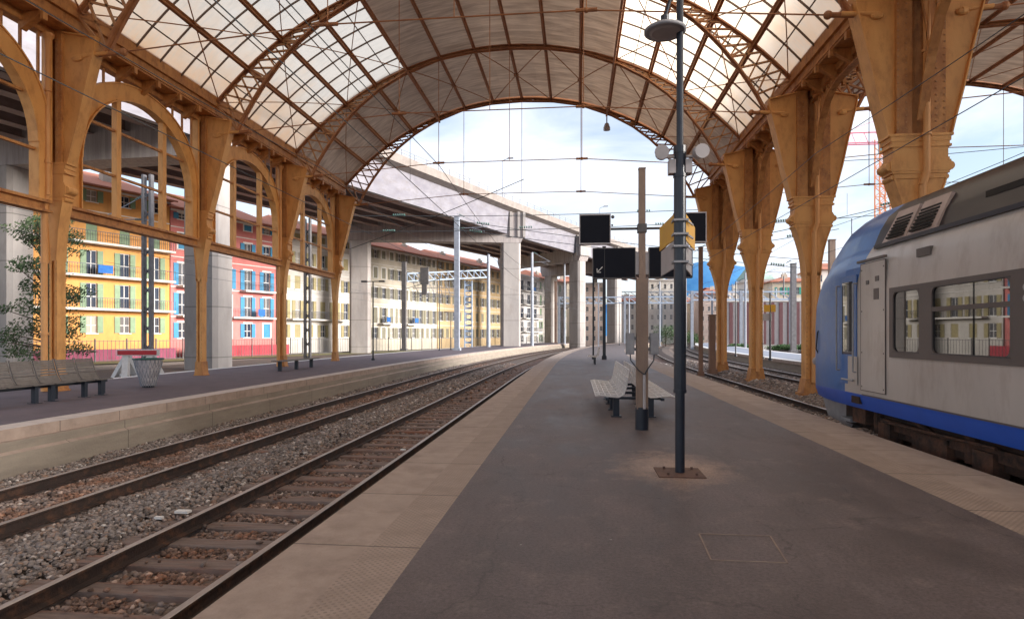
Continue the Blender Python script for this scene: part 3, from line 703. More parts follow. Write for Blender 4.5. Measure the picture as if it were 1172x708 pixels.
def sun_block_wall():  # unseen wall added to keep the low sun out of the hall
    r = empty('sun_block_wall', (31.6, -10, 0), label='added pale masonry wall beyond the train, out of view, keeping the low sun out of the hall', cat='sun blocking wall')
    b = MB(); b.box(0, 8, -40, 46, -.8, 10.6); b.box(-.2, 8.2, -40.2, 46.2, 10.6, 11.1); b.build('wall', M['ochre_stone'], r)
    for k in range(14):
        y = -36+k*6
        b = MB(); b.box(-.06, 0, y-1.2, y+1.2, 0, 3.4); b.build('door' if k % 3 == 1 else 'window', M['windowglass'], r)
M['ochre_stone'] = mat('sun_wall_masonry', (.50, .42, .34), (.42, .35, .28), .85, 1.2, .2, 10)
sun_block_wall()
# ------------------------------------------------------------------ columns
FL = [(10.0,1.50),(9.65,1.46),(9.2,1.35),(8.5,1.19),(7.55,.99),(6.8,.80),(6.45,.72)]
def column_mesh(side=0, foot=0.0):
    """side 0: flares both ways; +1: flares only towards +x. Local z=0 at platform level."""
    parts = {}
    b = MB()
    # shaft: two flanges, web set back
    zb = foot
    for s in (-1, 1):
        b.box(s*.25, s*.17, -.22, .22, zb+.45, 3.8)
        for yy in (-1, 1): b.box(s*.17, s*.10, yy*.22, yy*.19, zb+.45, 3.8)
    b.box(-.17, .17, -.13, .13, zb+.45, 3.8)
    parts['shaft'] = (b, M['ochre'])
    b = MB(); b.prism_y([(-.38, zb), (.38, zb), (.34, zb+.12), (.265, zb+.55), (-.265, zb+.55), (-.34, zb+.12)], -.29, .29); b.box(-.42, .42, -.32, .32, zb-.06, zb+.04)
    parts['foot'] = (b, M['ochre2'])
    # bell between shaft and corbel
    prof = [(3.7,.245),(4.2,.285),(4.6,.355),(4.95,.45),(5.25,.55),(5.42,.60)]
    b = MB()
    R = [(h, z) for z, h in prof]; Lf = [(-h, z) for z, h in prof]
    b.prism_y(Lf[::1][0:1]+R+Lf[::-1][0:-1], -.22, .22)
    for s in (-1, 1):
        pass
    def edge(b, tab, s, wid, inset=.02):
        for (z0, h0), (z1, h1) in zip(tab[:-1], tab[1:]):
            a = (s*(h0-inset), z0); c = (s*(h1-inset), z1)
            b.add([(a[0], -wid/2, a[1]), (a[0], wid/2, a[1]), (c[0], wid/2, c[1]), (c[0], -wid/2, c[1]),
                   (a[0]+s*.035, -wid/2, a[1]), (a[0]+s*.035, wid/2, a[1]), (c[0]+s*.035, wid/2, c[1]), (c[0]+s*.035, -wid/2, c[1])],
                  [(0,1,2,3),(7,6,5,4),(0,4,5,1),(1,5,6,2),(2,6,7,3),(3,7,4,0)])
    for s in (-1, 1): edge(b, prof, s, .52)
    parts['bell'] = (b, M['ochre'])
    # corbel mouldings
    b = MB()
    steps = [(5.40,5.52,.60),(5.52,5.58,.66),(5.58,5.84,.69),(5.84,5.90,.66),(5.90,6.16,.63),(6.16,6.22,.70),(6.22,6.30,.66),(6.30,6.42,.69),(6.42,6.48,.74)]
    for z0, z1, h in steps: b.box(-h, h, -.24-(h-.6)*.3, .24+(h-.6)*.3, z0, z1)
    for s in (-1, 1):
        b.tube((s*.68, -.24, 5.70), (s*.68, .24, 5.70), .11, 12); b.tube((s*.60, -.22, 5.44), (s*.60, .22, 5.44), .07, 10)
    parts['corbel'] = (b, M['ochre'])
    # flaring brackets
    sides = (-1, 1) if side == 0 else (side,)
    for s in sides:
        b = MB(); pr = [(s*.50, 6.50)]+[(s*h, z) for z, h in FL[::-1]]+[(s*.62, 10.2), (s*.50, 10.2)]
        if s < 0: pr = pr[::-1]
        b.prism_y(pr, -.17, .17); edge(b, FL, s, .50)
        b.add([(s*.5, -.25, 10.2), (s*.5, .25, 10.2), (s*1.45, .25, 10.0), (s*1.45, -.25, 10.0), (s*.5, -.25, 10.16), (s*.5, .25, 10.16), (s*1.45, .25, 9.96), (s*1.45, -.25, 9.96)],
              [(0,1,2,3),(7,6,5,4),(0,4,5,1),(1,5,6,2),(2,6,7,3),(3,7,4,0)])
        # clevis of the tie rod
        b.tube((s*.95, -.22, 9.45), (s*1.75, -.05, 9.58), .06, 8); b.sphere((s*.98, -.20, 9.42), .12, 8, 6, (1.3, .6, .8))
        parts['bracket%d' % s] = (b, M['ochre'])
    # middle box above the corbel: channels and deep groove
    b = MB()
    for s in (-1, 1):
        b.box(s*.56, s*.30, -.27, .27, 6.48, 10.21)
        for yy in (-1, 1): b.box(s*.30, s*.20, yy*.27, yy*.23, 6.48, 10.21)
    b.box(-.30, .30, -.06, .06, 6.48, 10.21)
    parts['upright'] = (b, M['ochre2'])
    # rivets
    b = MB()
    for s in (-1, 1):
        for x in (.53, .34):
            z = 6.6
            while z < 10.1: b.box(s*x-.017, s*x+.017, -.285, -.27, z-.017, z+.017); z += .16
        z = zb+.6
        while z < 3.7: b.box(s*.21-.015, s*.21+.015, -.235, -.22, z-.015, z+.015); z += .16
    parts['rivets'] = (b, M['ironlight'])
    return parts
def make_column(parts, x, y, z, label, group, pipe=None):
    root = empty('iron_column', (x, y, z), label=label, cat='column', group=group)
    for n, (me) in parts.items(): link(n.rstrip('-1') if n.startswith('bracket') else n, me, root)
    if pipe is not None:
        b = MB(); r = .075; PY = -.36 if x > 0 else -.40
        r = .085; b.tube((pipe, PY, -z+(-.1 if x > 0 else 0) + .02, ), (pipe, PY, 5.2), r, 12); b.path([(pipe, PY, 5.2), (pipe+.10, PY, 5.5)], r, 12)
        b.tube((pipe+.10, PY, 5.5), (pipe+.10, PY, 9.7), r*.9, 12); b.lathe([(.075, 0), (.11, .2), (.16, .3), (.16, .36)], (pipe+.10, PY, 9.65), 12)
        for zz in (1.6, 3.6, 6.4, 8.4): b.tube((pipe+(.10 if zz > 5.4 else 0), PY, zz), (pipe+(.10 if zz > 5.4 else 0), PY, zz+.07), r*1.25, 12)
        b.build('downpipe', M['pipe'], root, smooth=False)
    return root
rp_ = {k: b.mesh(k, m) for k, (b, m) in column_mesh(0, -.5).items()}
def slim(k, b):      # the wall columns are slighter: narrower and shallower
    out = []
    for x, y, z in b.v:
        if x < 0: x *= .42 if z < 10.3 else 1
        else: x = x*.55 if x <= .62 else .341+(x-.62)*1.12
        out.append((x, y*.68, z))
    b.v = out; return b
lp_ = {k: slim(k, b).mesh(k, m) for k, (b, m) in column_mesh(1, 0).items()}
RL = ['big ochre iron column rising behind the train', 'ochre iron column just left of the train nose', 'ochre iron column in the middle of the right row', 'farthest ochre column of the right row, beside a thin brown mast']
LL = ['nearest left ochre column with a thick downpipe, behind the slatted bench', 'second left ochre column, in front of the broad concrete pillar', 'third left ochre column behind the small flat bench', 'last left ochre column at the mouth of the hall']
make_column(rp_, XR, FR[3], 0, 'ochre iron column above the carriage windows, mostly out of the picture', 'right row of iron columns', .0)
for k in range(4):
    make_column(rp_, XR, FR[4+k], 0, RL[k], 'right row of iron columns', -.02)
make_column(lp_, XL, FR[3], 0, 'left ochre column at the outer edge of the picture', 'left row of iron columns')
for k in range(4):
    make_column(lp_, XL, FR[4+k], 0, LL[k], 'left row of iron columns', -.02 if k in (0, 2) else None)
# light lattice arches running lengthways between the right columns
for k in range(3, 7):
    y0, y1 = FR[k], FR[k+1]; b = MB(); pu = []; pl = []
    for i in range(17):
        t = i/16; yy = y0+.3+(y1-y0-.6)*t; e = abs(2*t-1)
        pu.append((XR, yy, 10.0-.25*e**3)); pl.append((XR, yy, 9.75-2.6*e**5-.35*e**2))
    for P_ in (pu, pl):
        for p, q in zip(P_[:-1], P_[1:]): b.bar(p, q, .22, .05)
    for i in range(16): b.bar(pu[i], pl[i+1], .04, .04); b.bar(pl[i], pu[i+1], .04, .04)
    tag(b.build('lattice_girder', M['ochre2']), ['lattice girder leading to the column behind the train', 'lattice girder between the train column and the one left of the nose', 'lattice girder of the middle right bay', 'lattice girder of the farthest right bay'][k-3], 'girder', 'lengthways lattice girders over the right columns')

# ------------------------------------------------------------------ left arcade screens
def screen(y0, y1, label):
    root = empty('arcade_screen', (XL, (y0+y1)/2, 0), label=label, cat='arcade', group='arched iron screens of the left wall')
    H = (y1-y0)/2; a = 2.62
    # transom beam: box with flanges (z 5.05..5.35)
    b = MB(); b.box(-.16, .16, -H+.30, H-.30, 5.28, 5.36); b.box(-.16, .16, -H+.30, H-.30, 5.02, 5.08); b.box(-.05, .05, -H+.3, H-.3, 5.08, 5.28)
    b.build('transom_beam', M['ochre2'], root)
    # arch plate
    b = MB(); N = 28; ins = []; outs = []
    for i in range(N+1):
        t = PI*i/N; yy = a*math.cos(t); zz = 6.9+2.5*math.sin(t)
        ins.append((yy, zz)); oy = 3.06*math.cos(t); oz = 6.9+3.0*math.sin(t)**.8
        outs.append((oy, min(oz, 9.95)))
    for s in (-.07, .07):
        A = [(s, y, z) for y, z in ins]; B = [(s, y, z) for y, z in outs]
        b.strip(A, B) if s < 0 else b.strip(B, A)
    b.build('arch_plate', M['ochre'], root)
    b = MB()
    for P_, wd in ((ins, .30), (outs, .22)):
        for p, q in zip(P_[:-1], P_[1:]): b.bar((0, *p), (0, *q), wd if False else .045, wd, up=(1, 0, 0))
    for s in (-1, 1):
        b.box(-.15, .15, s*a, s*(a+.04), 5.36, 6.9); b.box(-.07, .07, s*(a+.04), s*3.06, 5.36, 6.9); b.box(-.13, .13, s*3.0, s*3.08, 5.36, 9.98)
    b.build('arch_rim', M['ochre'], root)
    for yy in (-1.1, 1.1): b = MB(); b.box(-.09, .09, yy-.10, yy+.10, 5.36, 6.9+2.5*math.sqrt(1-(yy/a)**2)); b.build('mullion', M['ochre'], root)
    for z in (6.70, 8.15):
        b = MB()
        hy = a if z < 6.9 else a*math.sqrt(1-((z-6.9)/2.5)**2)
        b.box(-.05, .05, -hy, hy, z-.035, z+.035); b.build('glazing_rail', M['ochre2'], root)
    for k in range(-5, 6):
        yy = k*.55
        if abs(yy) < .9: continue
        t = math.acos(max(-1, min(1, yy/3.06))); zz = min(9.95, 6.9+3.0*math.sin(t)**.8)
        if zz < 9.93: b = MB(); b.box(-.03, .03, yy-.03, yy+.03, zz, 9.98); b.build('spandrel_bar', M['ochre2'], root)
    return root
for k, lb in zip(range(3, 7), ['arched ochre window screen cut by the left edge of the picture', 'large arched ochre screen in front of the yellow house', 'arched ochre screen in front of the pink house', 'farthest arched ochre screen, in front of the white house']):
    screen(FR[k], FR[k+1], lb)

# ------------------------------------------------------------------ street line, houses
DX, DY = .366, .931; NXo, NYo = -.931, .366
A0 = (-25.7, 40.4)
def street(s, off): return (A0[0]+DX*s+NXo*off, A0[1]+DY*s+NYo*off)
SRZ = math.atan2(DY, DX)     # local +x runs along the street, local -y faces the railway
WM = {}
def wallmat(name, c): return mat(name, c, tuple(x*.88 for x in c), .85, .6, .1, 8, stretch=(1, 1, .4), c3=tuple(x*.62 for x in c), c3amt=.5, c3scale=.9)
M['w_yellow'] = wallmat('yellow_render', (.66, .315, .095)); M['w_pink'] = wallmat('pink_render', (.58, .19, .175)); M['w_white'] = wallmat('white_render', (.54, .50, .46))
M['w_cream'] = wallmat('cream_render', (.56, .50, .41)); M['w_yellow2'] = wallmat('pale_yellow_render', (.60, .43, .24)); M['w_grey'] = wallmat('grey_render', (.55, .53, .53))
M['tiles'] = mat('roof_tiles', (.52, .21, .13), (.42, .15, .09), .85, 3, .5, 12, stretch=(3, 3, 1)); M['slabwhite'] = mat('balcony_white', (.70, .66, .62), (.6, .56, .53), .7, 2)
def shutter_mat(name, c):
    m = mat(name, c, tuple(x*.8 for x in c), .6, 2)
    return m
M['s_green'] = shutter_mat('shutter_green', (.20, .29, .17)); M['s_blue'] = shutter_mat('shutter_blue', (.035, .23, .42)); M['s_ochre'] = shutter_mat('shutter_yellow', (.36, .30, .15)); M['s_olive'] = shutter_mat('shutter_olive', (.24, .22, .16))
M['railmetal'] = mat('balcony_railing', (.10, .11, .14), (.07, .08, .1), .6); M['clothblue'] = mat('cloth_blue', (.03, .15, .45), (.02, .1, .35), .9)

def house(name, label, s0, s1, off, floors, cols, wall, shut, z0=.1, fh=3.2, win=(1.0, 1.75), depth=10, roof='tile', balc=(), first=None, sh_open=.55, group='houses along the street behind the viaduct', rz=None, org=None, roofh=1.6, shutter=True, frame=True, seed=1, trim=True, cut=0, surround=False):
    r = random.Random(seed); W = s1-s0
    o = org or (*street(s0, off), 0); root = empty(name, (o[0], o[1], 0), rz if rz is not None else SRZ, label=label, cat='house', group=group)
    H = z0+fh*floors+.3-cut; ww, wh = win
    xs = [W*(i+.5)/cols for i in range(cols)]
    # wall with window holes
    b = MB(); cuts = sorted(set([0, W]+[x-ww/2 for x in xs]+[x+ww/2 for x in xs]))
    zc = [z0-1.2]; sill = {}
    for f in range(floors):
        sb = z0+f*fh+(.85 if f not in balc else .15); st = z0+f*fh+.85+wh-.1
        if f == floors-1 and st > H-.45: st = H-.45
        sill[f] = (sb, st); zc += [sb, st]
    zc.append(H)
    for i in range(len(cuts)-1):
        for j in range(len(zc)-1):
            hole = (i % 2 == 1) and (j % 2 == 1)
            x0, x1, za, zb_ = cuts[i], cuts[i+1], zc[j], zc[j+1]
            if not hole: b.add([(x0, 0, za), (x1, 0, za), (x1, 0, zb_), (x0, 0, zb_)], [(0, 1, 2, 3)])
            else:
                d = .22
                b.add([(x0,0,za),(x1,0,za),(x1,0,zb_),(x0,0,zb_),(x0,d,za),(x1,d,za),(x1,d,zb_),(x0,d,zb_)], [(0,4,7,3),(1,2,6,5),(0,1,5,4),(3,7,6,2)])
    b.add([(0,0,zc[0]),(0,depth,zc[0]),(0,depth,H),(0,0,H),(W,0,zc[0]),(W,depth,zc[0]),(W,depth,H),(W,0,H)], [(0,3,2,1),(4,5,6,7),(1,2,6,5),(3,7,6,2)])
    if trim:
        b.m = 1
        b.box(-.02, W+.02, -.10, 0, H-.35, H-.15); 
        for f in range(1, floors):
            b.box(0, W, -.045, 0, z0+f*fh-.08, z0+f*fh+.02)
    b.build('wall', [wall, M['slabwhite']], root)
    # one window of each kind, copied
    def wparts(sb, st, op):
        wb = MB(); h_ = st-sb
        wb.box(-ww/2, ww/2, .17, .21, 0, h_); g_ = wb.mesh('window', M['windowglass'])
        fb = MB(); t = .06
        for x in (-ww/2, -t/2, ww/2-t): fb.box(x, x+t, .13, .17, 0, h_)
        for z in (0, h_*.45, h_-t): fb.box(-ww/2, ww/2, .125, .168, z, z+t)
        if sb-int(sb) != .15: fb.box(-ww/2-.08, ww/2+.08, -.12, .0, -.08, 0)
        if surround:
            for (a_, c_, d_, e_) in ((-ww/2-.16, -ww/2, -.1, h_+.16), (ww/2, ww/2+.16, -.1, h_+.16), (-ww/2, ww/2, h_, h_+.16)): fb.box(a_, c_, -.03, -.0, d_, e_)
        f_ = fb.mesh('frame', M['white'])
        sb_ = MB(); sw = ww/2+.02
        for s in (-1, 1):
            sb_.box(s*(ww/2), s*(ww/2+sw), -.075, -.012, .02, h_-.02)
            k = .12
            while k < h_-.1: sb_.box(s*(ww/2+.05), s*(ww/2+sw-.05), -.09, -.07, k, k+.05); k += .14
        s1_ = sb_.mesh('shutter', shut); half = []
        for s in (-1, 1):
            hb = MB(); hb.box(s*(ww/2), s*(ww/2+sw), -.075, -.012, .02, h_-.02); k = .12
            while k < h_-.1: hb.box(s*(ww/2+.05), s*(ww/2+sw-.05), -.09, -.07, k, k+.05); k += .14
            half.append(hb.mesh('shutter', shut))
        s1_ = half
        cb = MB(); cb.box(-ww/2, ww/2, .04, .09, .02, h_-.02)
        k = .12
        while k < h_-.1: cb.box(-ww/2+.05, ww/2-.05, .02, .045, k, k+.05); k += .14
        s2_ = cb.mesh('shutter', shut)
        return g_, f_, s1_, s2_
    cache = {}
    for f in range(floors):
        sb, st = sill[f]; key = round(st-sb, 2)
        if key not in cache: cache[key] = wparts(sb, st, 0)
        g_, f_, s1_, s2_ = cache[key]
        for x in xs:
            wo = link('window', g_, root, (x, 0, sb))
            if frame: link('frame', f_, wo)
            if shutter:
                q = r.random()
                for me_ in (s1_ if q < sh_open else [s2_]): link('shutter', me_, wo)
                if q >= sh_open and r.random() < .0: pass
    # balconies
    for f, spans in (balc.items() if isinstance(balc, dict) else ()):
        for (a, c) in spans:
            bb = MB(); zz = z0+f*fh; bb.box(W*a, W*c, -1.1, 0, zz-.10, zz+.10)
            bo = bb.build('balcony', M['slabwhite'], root)
            rb = MB(); rb.box(W*a, W*c, -1.08, -1.03, zz+1.05, zz+1.10); x = W*a
            while x < W*c: rb.box(x, x+.025, -1.07, -1.04, zz+.1, zz+1.05); x += .22
            rb.build('railing', M['railmetal'], bo)
            if r.random() < .6:
                cb = MB(); xx = W*a+(W*(c-a))*r.uniform(.1, .7); cb.box(xx, xx+r.uniform(.8, 1.6), -1.12, -1.09, zz+.3, zz+1.05); cb.build('laundry', M['clothblue'], bo)
    # roof
    b = MB(); e = .55
    if roof == 'tile':
        b.add([(-e,-e,H),(W+e,-e,H),(W+e,depth+e,H),(-e,depth+e,H),(depth*.3,depth/2,H+roofh),(W-depth*.3,depth/2,H+roofh)], [(0,1,5,4),(1,2,5),(2,3,4,5),(3,0,4),(3,2,1,0)])
        b.box(-e, W+e, -e-.06, -e+.02, H-.12, H+.04)
        ro = b.build('roof', M['tiles'], root)
    else:
        b.box(-.15, W+.15, -.2, depth+.15, H, H+.35); ro = b.build('roof', M['slabwhite'], root)
    for k in range(max(1, int(W/9))):
        cb = MB(); x = W*(k+.5)/max(1, int(W/9))+r.uniform(-1, 1); y = depth*r.uniform(.2, .35)
        cb.box(x-.6, x+.6, y-.35, y+.35, H+.2, H+1.9)
        for q in (-.3, .05, .35): cb.tube((x+q, y, H+1.9), (x+q, y, H+2.25), .12, 8)
        cb.build('chimney', M['w_cream'], ro)
    return root
house('yellow_house', 'yellow house with green shutters and long white balconies behind the left arcade', -9, 12.6, 23.5, 5, 7, M['w_yellow'], M['s_green'], z0=.9, fh=3.12, cut=1.0, balc={1: [(.0, 1)], 2: [(.0, 1)], 3: [(.0, 1)]}, sh_open=.8, roofh=2.4, seed=3)
house('pink_house', 'pink house with bright blue shutters and small balconies', 12.7, 26.6, 23.5, 5, 5, M['w_pink'], M['s_blue'], z0=.4, fh=3.2, cut=1.5, surround=True, win=(1.05, 1.8), balc={1: [(.05, .32), (.5, .98)], 2: [(.05, .32), (.62, .98)]}, sh_open=.75, roofh=2.6, seed=5)
house('white_house', 'white house with yellow-ochre shutters between the pink house and the dark pillar', 26.8, 42.6, 23.5, 5, 7, M['w_white'], M['s_ochre'], z0=.4, fh=3.2, cut=1.3, win=(.95, 1.8), balc={1: [(.1, .75)]}, sh_open=.7, roofh=2.4, seed=8)
house('cream_house', 'long cream house with olive shutters and red tiled roof seen under the viaduct', 42.8, 62.3, 23.5, 5, 10, M['w_cream'], M['s_olive'], z0=.2, fh=3.1, cut=.8, surround=True, win=(.9, 1.8), balc={1: [(.18, .34), (.5, .66)]}, sh_open=.7, roofh=2.6, seed=11)
house('pale_yellow_house', 'pale yellow house next to the cream one, behind the signal gantry', 62.5, 88, 23.5, 5, 12, M['w_yellow2'], M['s_olive'], z0=.2, fh=3.1, cut=.8, win=(.95, 1.8), balc={}, sh_open=.6, roofh=2.4, seed=13)
house('grey_flats', 'pale grey block of flats with stacked balconies right of the front viaduct pillar', 90, 104, 23.0, 5, 4, M['w_grey'], M['s_blue'], z0=-.9, fh=3.1, win=(1.6, 1.7), roof='flat', balc={1: [(0, 1)], 2: [(0, 1)], 3: [(0, 1)], 4: [(0, 1)]}, shutter=False, seed=15)
house('white_flats', 'white flats with a red roof framed between two viaduct pillars', 106, 124, 24, 5, 6, M['w_white'], M['s_green'], z0=-.9, fh=3.2, win=(1.0, 1.8), balc={3: [(0, 1)]}, sh_open=.6, roofh=2.5, seed=17)

# low street wall in front of the houses, fence
def street_box(name, m, s0, s1, off, t, z0, z1, label, cat):
    o = empty(name, (*street(s0, off), 0), SRZ, label=label, cat=cat); b = MB(); b.box(0, s1-s0, -t/2, t/2, z0, z1); b.build('panel', m, o); return o
M['magenta'] = mat('magenta_hoarding', (.26, .05, .10), (.22, .04, .08), .7, 1); M['redlow'] = mat('red_hoarding', (.42, .04, .06), (.35, .035, .05), .7, 1)
street_box('street_hoarding', M['magenta'], -2, 12, 21.6, .1, -.9, .25, 'low magenta hoarding below the yellow house', 'hoarding')
street_box('street_hoarding', M['redlow'], 13, 27, 21.6, .1, -.9, .4, 'low red hoarding below the pink house', 'hoarding')
def fence(s0, s1, off, label, h=2.0, pitch=.35):
    o = empty('railing_fence', (*street(s0, off), -.9), SRZ, label=label, cat='fence', group='dark railings along the street')
    W = s1-s0; b = MB()
    b.box(0, W, -.02, .02, .15, .2); b.box(0, W, -.02, .02, h-.1, h-.05); x = 0
    while x < W: b.box(x, x+.03, -.015, .015, .1, h); x += pitch
    b.build('bars', M['mastdark'], o)
    x = 0
    while x < W: b = MB(); b.box(x-.05, x+.05, -.05, .05, 0, h+.15); b.build('post', M['mastdark'], o); x += 2.8
fence(-8, 27, 19.8, 'dark railings in front of the yellow and pink houses'); fence(27.5, 62, 19.8, 'dark railings in front of the white and cream houses'); fence(63, 125, 19.8, 'dark railings in front of the pale yellow house and the flats')
b = MB(); prev = None
A_ = [(*street(s, 16.0), -.86) for s in range(-14, 130, 6)]; B_ = [(*street(s, 21.5), -.86) for s in range(-14, 130, 6)]
b.strip(B_, A_); structure(b.build('grass_strip', M['grass']))
b = MB(); A_ = [(*street(s, 21.5), -.865) for s in range(-14, 130, 6)]; B_ = [(*street(s, 24), -.865) for s in range(-14, 130, 6)]
b.strip(B_, A_); structure(b.build('street', mat('street_asphalt', (.10, .095, .10), (.08, .075, .08), .9, 1)))

# ------------------------------------------------------------------ viaduct
def vpt(s, off, z): return (*street(s, off), z)
VK = [(-46, -6.2), (-20, -2.2), (0, 0), (21.5, .15), (45, 0), (60, -.5), (78, -1.2), (97, -2.6), (122, -4.5), (150, -6.5), (185, -9)]   # (s, offset) of the near edge
def voff(s): return interp(VK, s)
ZT = 20.1
vroot = empty('road_viaduct', (*street(0, 0), 0), label='long concrete road viaduct with steel girders crossing behind the hall', cat='viaduct')
vinv = Matrix.Translation((-street(0, 0)[0], -street(0, 0)[1], 0))
def VP(b, n, m): o = b.build(n, m, vroot); o.matrix_parent_inverse = vinv; return o
SS = [-46, -33, -20, -10, 0, 10, 21, 33, 45, 52, 60, 69, 78, 88, 97, 110, 122, 134]
VW = 20.5
def vstrip(b, o0, z0, o1, z1, ss=SS): b.strip([vpt(s, voff(s)+o0, z0) for s in ss], [vpt(s, voff(s)+o1, z1) for s in ss])
b = MB()
vstrip(b, 0, ZT-1.05, 0, ZT-.15); vstrip(b, 0, ZT-.15, .35, ZT-.15); vstrip(b, .35, ZT-.15, .35, ZT-1.0); vstrip(b, .9, ZT-1.35, 0, ZT-1.05); vstrip(b, VW, ZT-.15, VW, ZT-1.3); vstrip(b, VW-.35, ZT-1, VW-.35, ZT-.15); vstrip(b, VW-.35, ZT-.15, VW, ZT-.15)
VP(b, 'parapet', M['parapet'])
b = MB(); vstrip(b, .35, ZT-1.0, VW-.35, ZT-1.0); vstrip(b, VW, ZT-1.35, .9, ZT-1.35); VP(b, 'deck', M['girderdark'])
b = MB(); vstrip(b, 1.2, 15.65, .95, ZT-1.35); VP(b, 'edge_girder', M['girder'])
b = MB(); vstrip(b, 1.2, 15.65, 1.7, 15.65); vstrip(b, 1.7, 15.65, 1.7, ZT-1.35); VP(b, 'edge_girder', M['girder'])
for k in range(1, 7):
    o_ = 1.2+k*2.9; b = MB()
    vstrip(b, o_+.5, 16.3, o_-.5, 16.3); vstrip(b, o_-.5, 16.3, o_-.12, 16.45); vstrip(b, o_+.12, 16.45, o_+.5, 16.3); vstrip(b, o_-.12, 16.45, o_-.12, ZT-1.35); vstrip(b, o_+.12, ZT-1.35, o_+.12, 16.45)
    VP(b, 'inner_girder', M['girderdark'])
b = MB()   # handrail on the near parapet
s = -46
while s < 132:
    p = vpt(s, voff(s)+.15, ZT-.15); b.box(p[0]-.03, p[0]+.03, p[1]-.03, p[1]+.03, ZT-.15, ZT+.55); s += 2.2
for z in (.2, .52):
    P_ = [vpt(s, voff(s)+.15, ZT+z) for s in SS]
    for p, q in zip(P_[:-1], P_[1:]): b.bar(p, q, .06, .05)
VP(b, 'handrail', M['greypaint'])
# piers: u of near / far shafts in view -> stations along the street
def pier_pt(u, off_line):
    a = xat(u, 1.0); best = None     # intersect ray (a,1) with the offset line
    for i in range(len(SS)*40):
        s_ = SS[0]+(SS[-1]-SS[0])*i/(len(SS)*40-1); p = vpt(s_, voff(s_)+off_line, 0); e = abs(p[0]/p[1]-a) if p[1] > 5 else 9
        if best is None or e < best[0]: best = (e, s_)
    return best[1]
for (un, uf, wd) in ((238.5, 9, 2.7), (584, 412, 2.7), (661, 640, 2.5), (703, 690, 2.5)):
    sn = pier_pt(un, 1.4); sf = pier_pt(uf, 18.2)
    if abs(sf-sn) > 14: sf = sn+6
    dirn = Vector(vpt(sf, voff(sf)+18.2, 0))-Vector(vpt(sn, voff(sn)+1.4, 0)); ln = dirn.length; ang = math.atan2(dirn.y, dirn.x)
    p0 = vpt(sn, voff(sn)+1.4, 0)
    def PB(b, n, m):
        o = b.build(n, m, vroot); o.matrix_parent_inverse = vinv; o.location = (p0[0], p0[1], 0); o.rotation_euler.z = ang; return o
    hw = wd/2
    for x in (0, ln):
        b = MB(); c = .28
        b.add([(x+sx, sy, z) for z in (-1.2, 14.6) for sx, sy in ((-hw+c,-hw*.8),(hw-c,-hw*.8),(hw,-hw*.8+c),(hw,hw*.8-c),(hw-c,hw*.8),(-hw+c,hw*.8),(-hw,hw*.8-c),(-hw,-hw*.8+c))],
              [(7,6,5,4,3,2,1,0), tuple(range(8, 16))]+[(i, (i+1) % 8, 8+(i+1) % 8, 8+i) for i in range(8)])
        for z in (2.6, 6.4, 10.2): b.m = 0
        PB(b, 'pier', M['concrete'])
    b = MB(); b.prism_y([(-1.9, 18.6), (-1.9, 15.6), (-1.3, 14.4), (ln+1.6, 14.4), (ln+2.2, 15.6), (ln+2.2, 18.6)][::-1], -1.1, 1.1)
    PB(b, 'crosshead', M['crosshead'])
    for x in (-1.95, -1.2, -.1): b = MB(); b.box(x, x+.35, -1.35, 1.35, 15.2, 18.7); PB(b, 'bearing_block', M['concrete'])

# street lamps on the viaduct
def lamp_on_viaduct(s, label):
    p = vpt(s, voff(s)+.6, ZT-.2); r = empty('street_lamp', p, label=label, cat='street lamp', group='street lamps on the viaduct')
    b = MB(); b.tube((0, 0, 0), (0, 0, 5.2), .07, 8, .05); b.tube((0, 0, 5.2), (.9, 0, 5.5), .05, 6); b.build('mast', M['mastgrey'], r)
    b = MB(); b.box(.7, 1.5, -.15, .15, 5.45, 5.6); b.build('lamp_head', M['greypaint'], r)
lamp_on_viaduct(44.5, 'small lamp on the viaduct parapet above the front pillar'); lamp_on_viaduct(80, 'faint lamp farther along the viaduct, above the square screen')

# ------------------------------------------------------------------ helpers for line-side gear
def mast(kind, u, Y, vtop, base=-.6, wd=.35, m='mastgrey', label='', cat='mast', group='line-side masts', name='catenary_mast'):
    x = xat(u, Y); zt = zat(u, vtop, Y); r = empty(name, (x, Y, base), label=label, cat=cat, group=group); h = zt-base; b = MB()
    if kind == 'box':
        b.box(-wd/2, wd/2, -wd/2, wd/2, 0, h); b.box(-wd*.75, wd*.75, -wd*.75, wd*.75, 0, .25); b.box(-wd*.6, wd*.6, -wd*.6, wd*.6, h, h+.06)
    elif kind == 'tube':
        b.tube((0,0,0), (0,0,h), wd/2, 10, wd*.36); b.tube((0,0,0), (0,0,.12), wd, 10)
    elif kind == 'H':
        for s in (-1, 1): b.box(s*wd/2-.07, s*wd/2+.07, -.14, .14, 0, h)
        z = .3
        while z < h-.6: b.bar((-wd/2, 0, z), (wd/2, 0, z+.55), .06, .06); b.bar((wd/2, 0, z), (-wd/2, 0, z+.55), .06, .06); z += 1.1
    elif kind == 'holes':
        for s in (-1, 1): b.box(s*wd/2-.06, s*wd/2+.06, -.15, .15, 0, h)
        z = 0
        while z < h-.3:
            b.box(-wd/2, wd/2, -.03, .03, z, z+.28); 
            b.bar((-wd/2+.05, 0, z+.28), (0, 0, z+.62), .09, .05); b.bar((wd/2-.05, 0, z+.28), (0, 0, z+.62), .09, .05); z += .75
    b.build('shaft', M[m], r)
    return r, h
def insulator(b, p, q, n=5, r=.07):
    p = Vector(p); q = Vector(q)
    for i in range(n):
        a = p+(q-p)*(i+.15)/n; c = p+(q-p)*(i+.65)/n; b.tube(a, c, r, 8, r*.7)
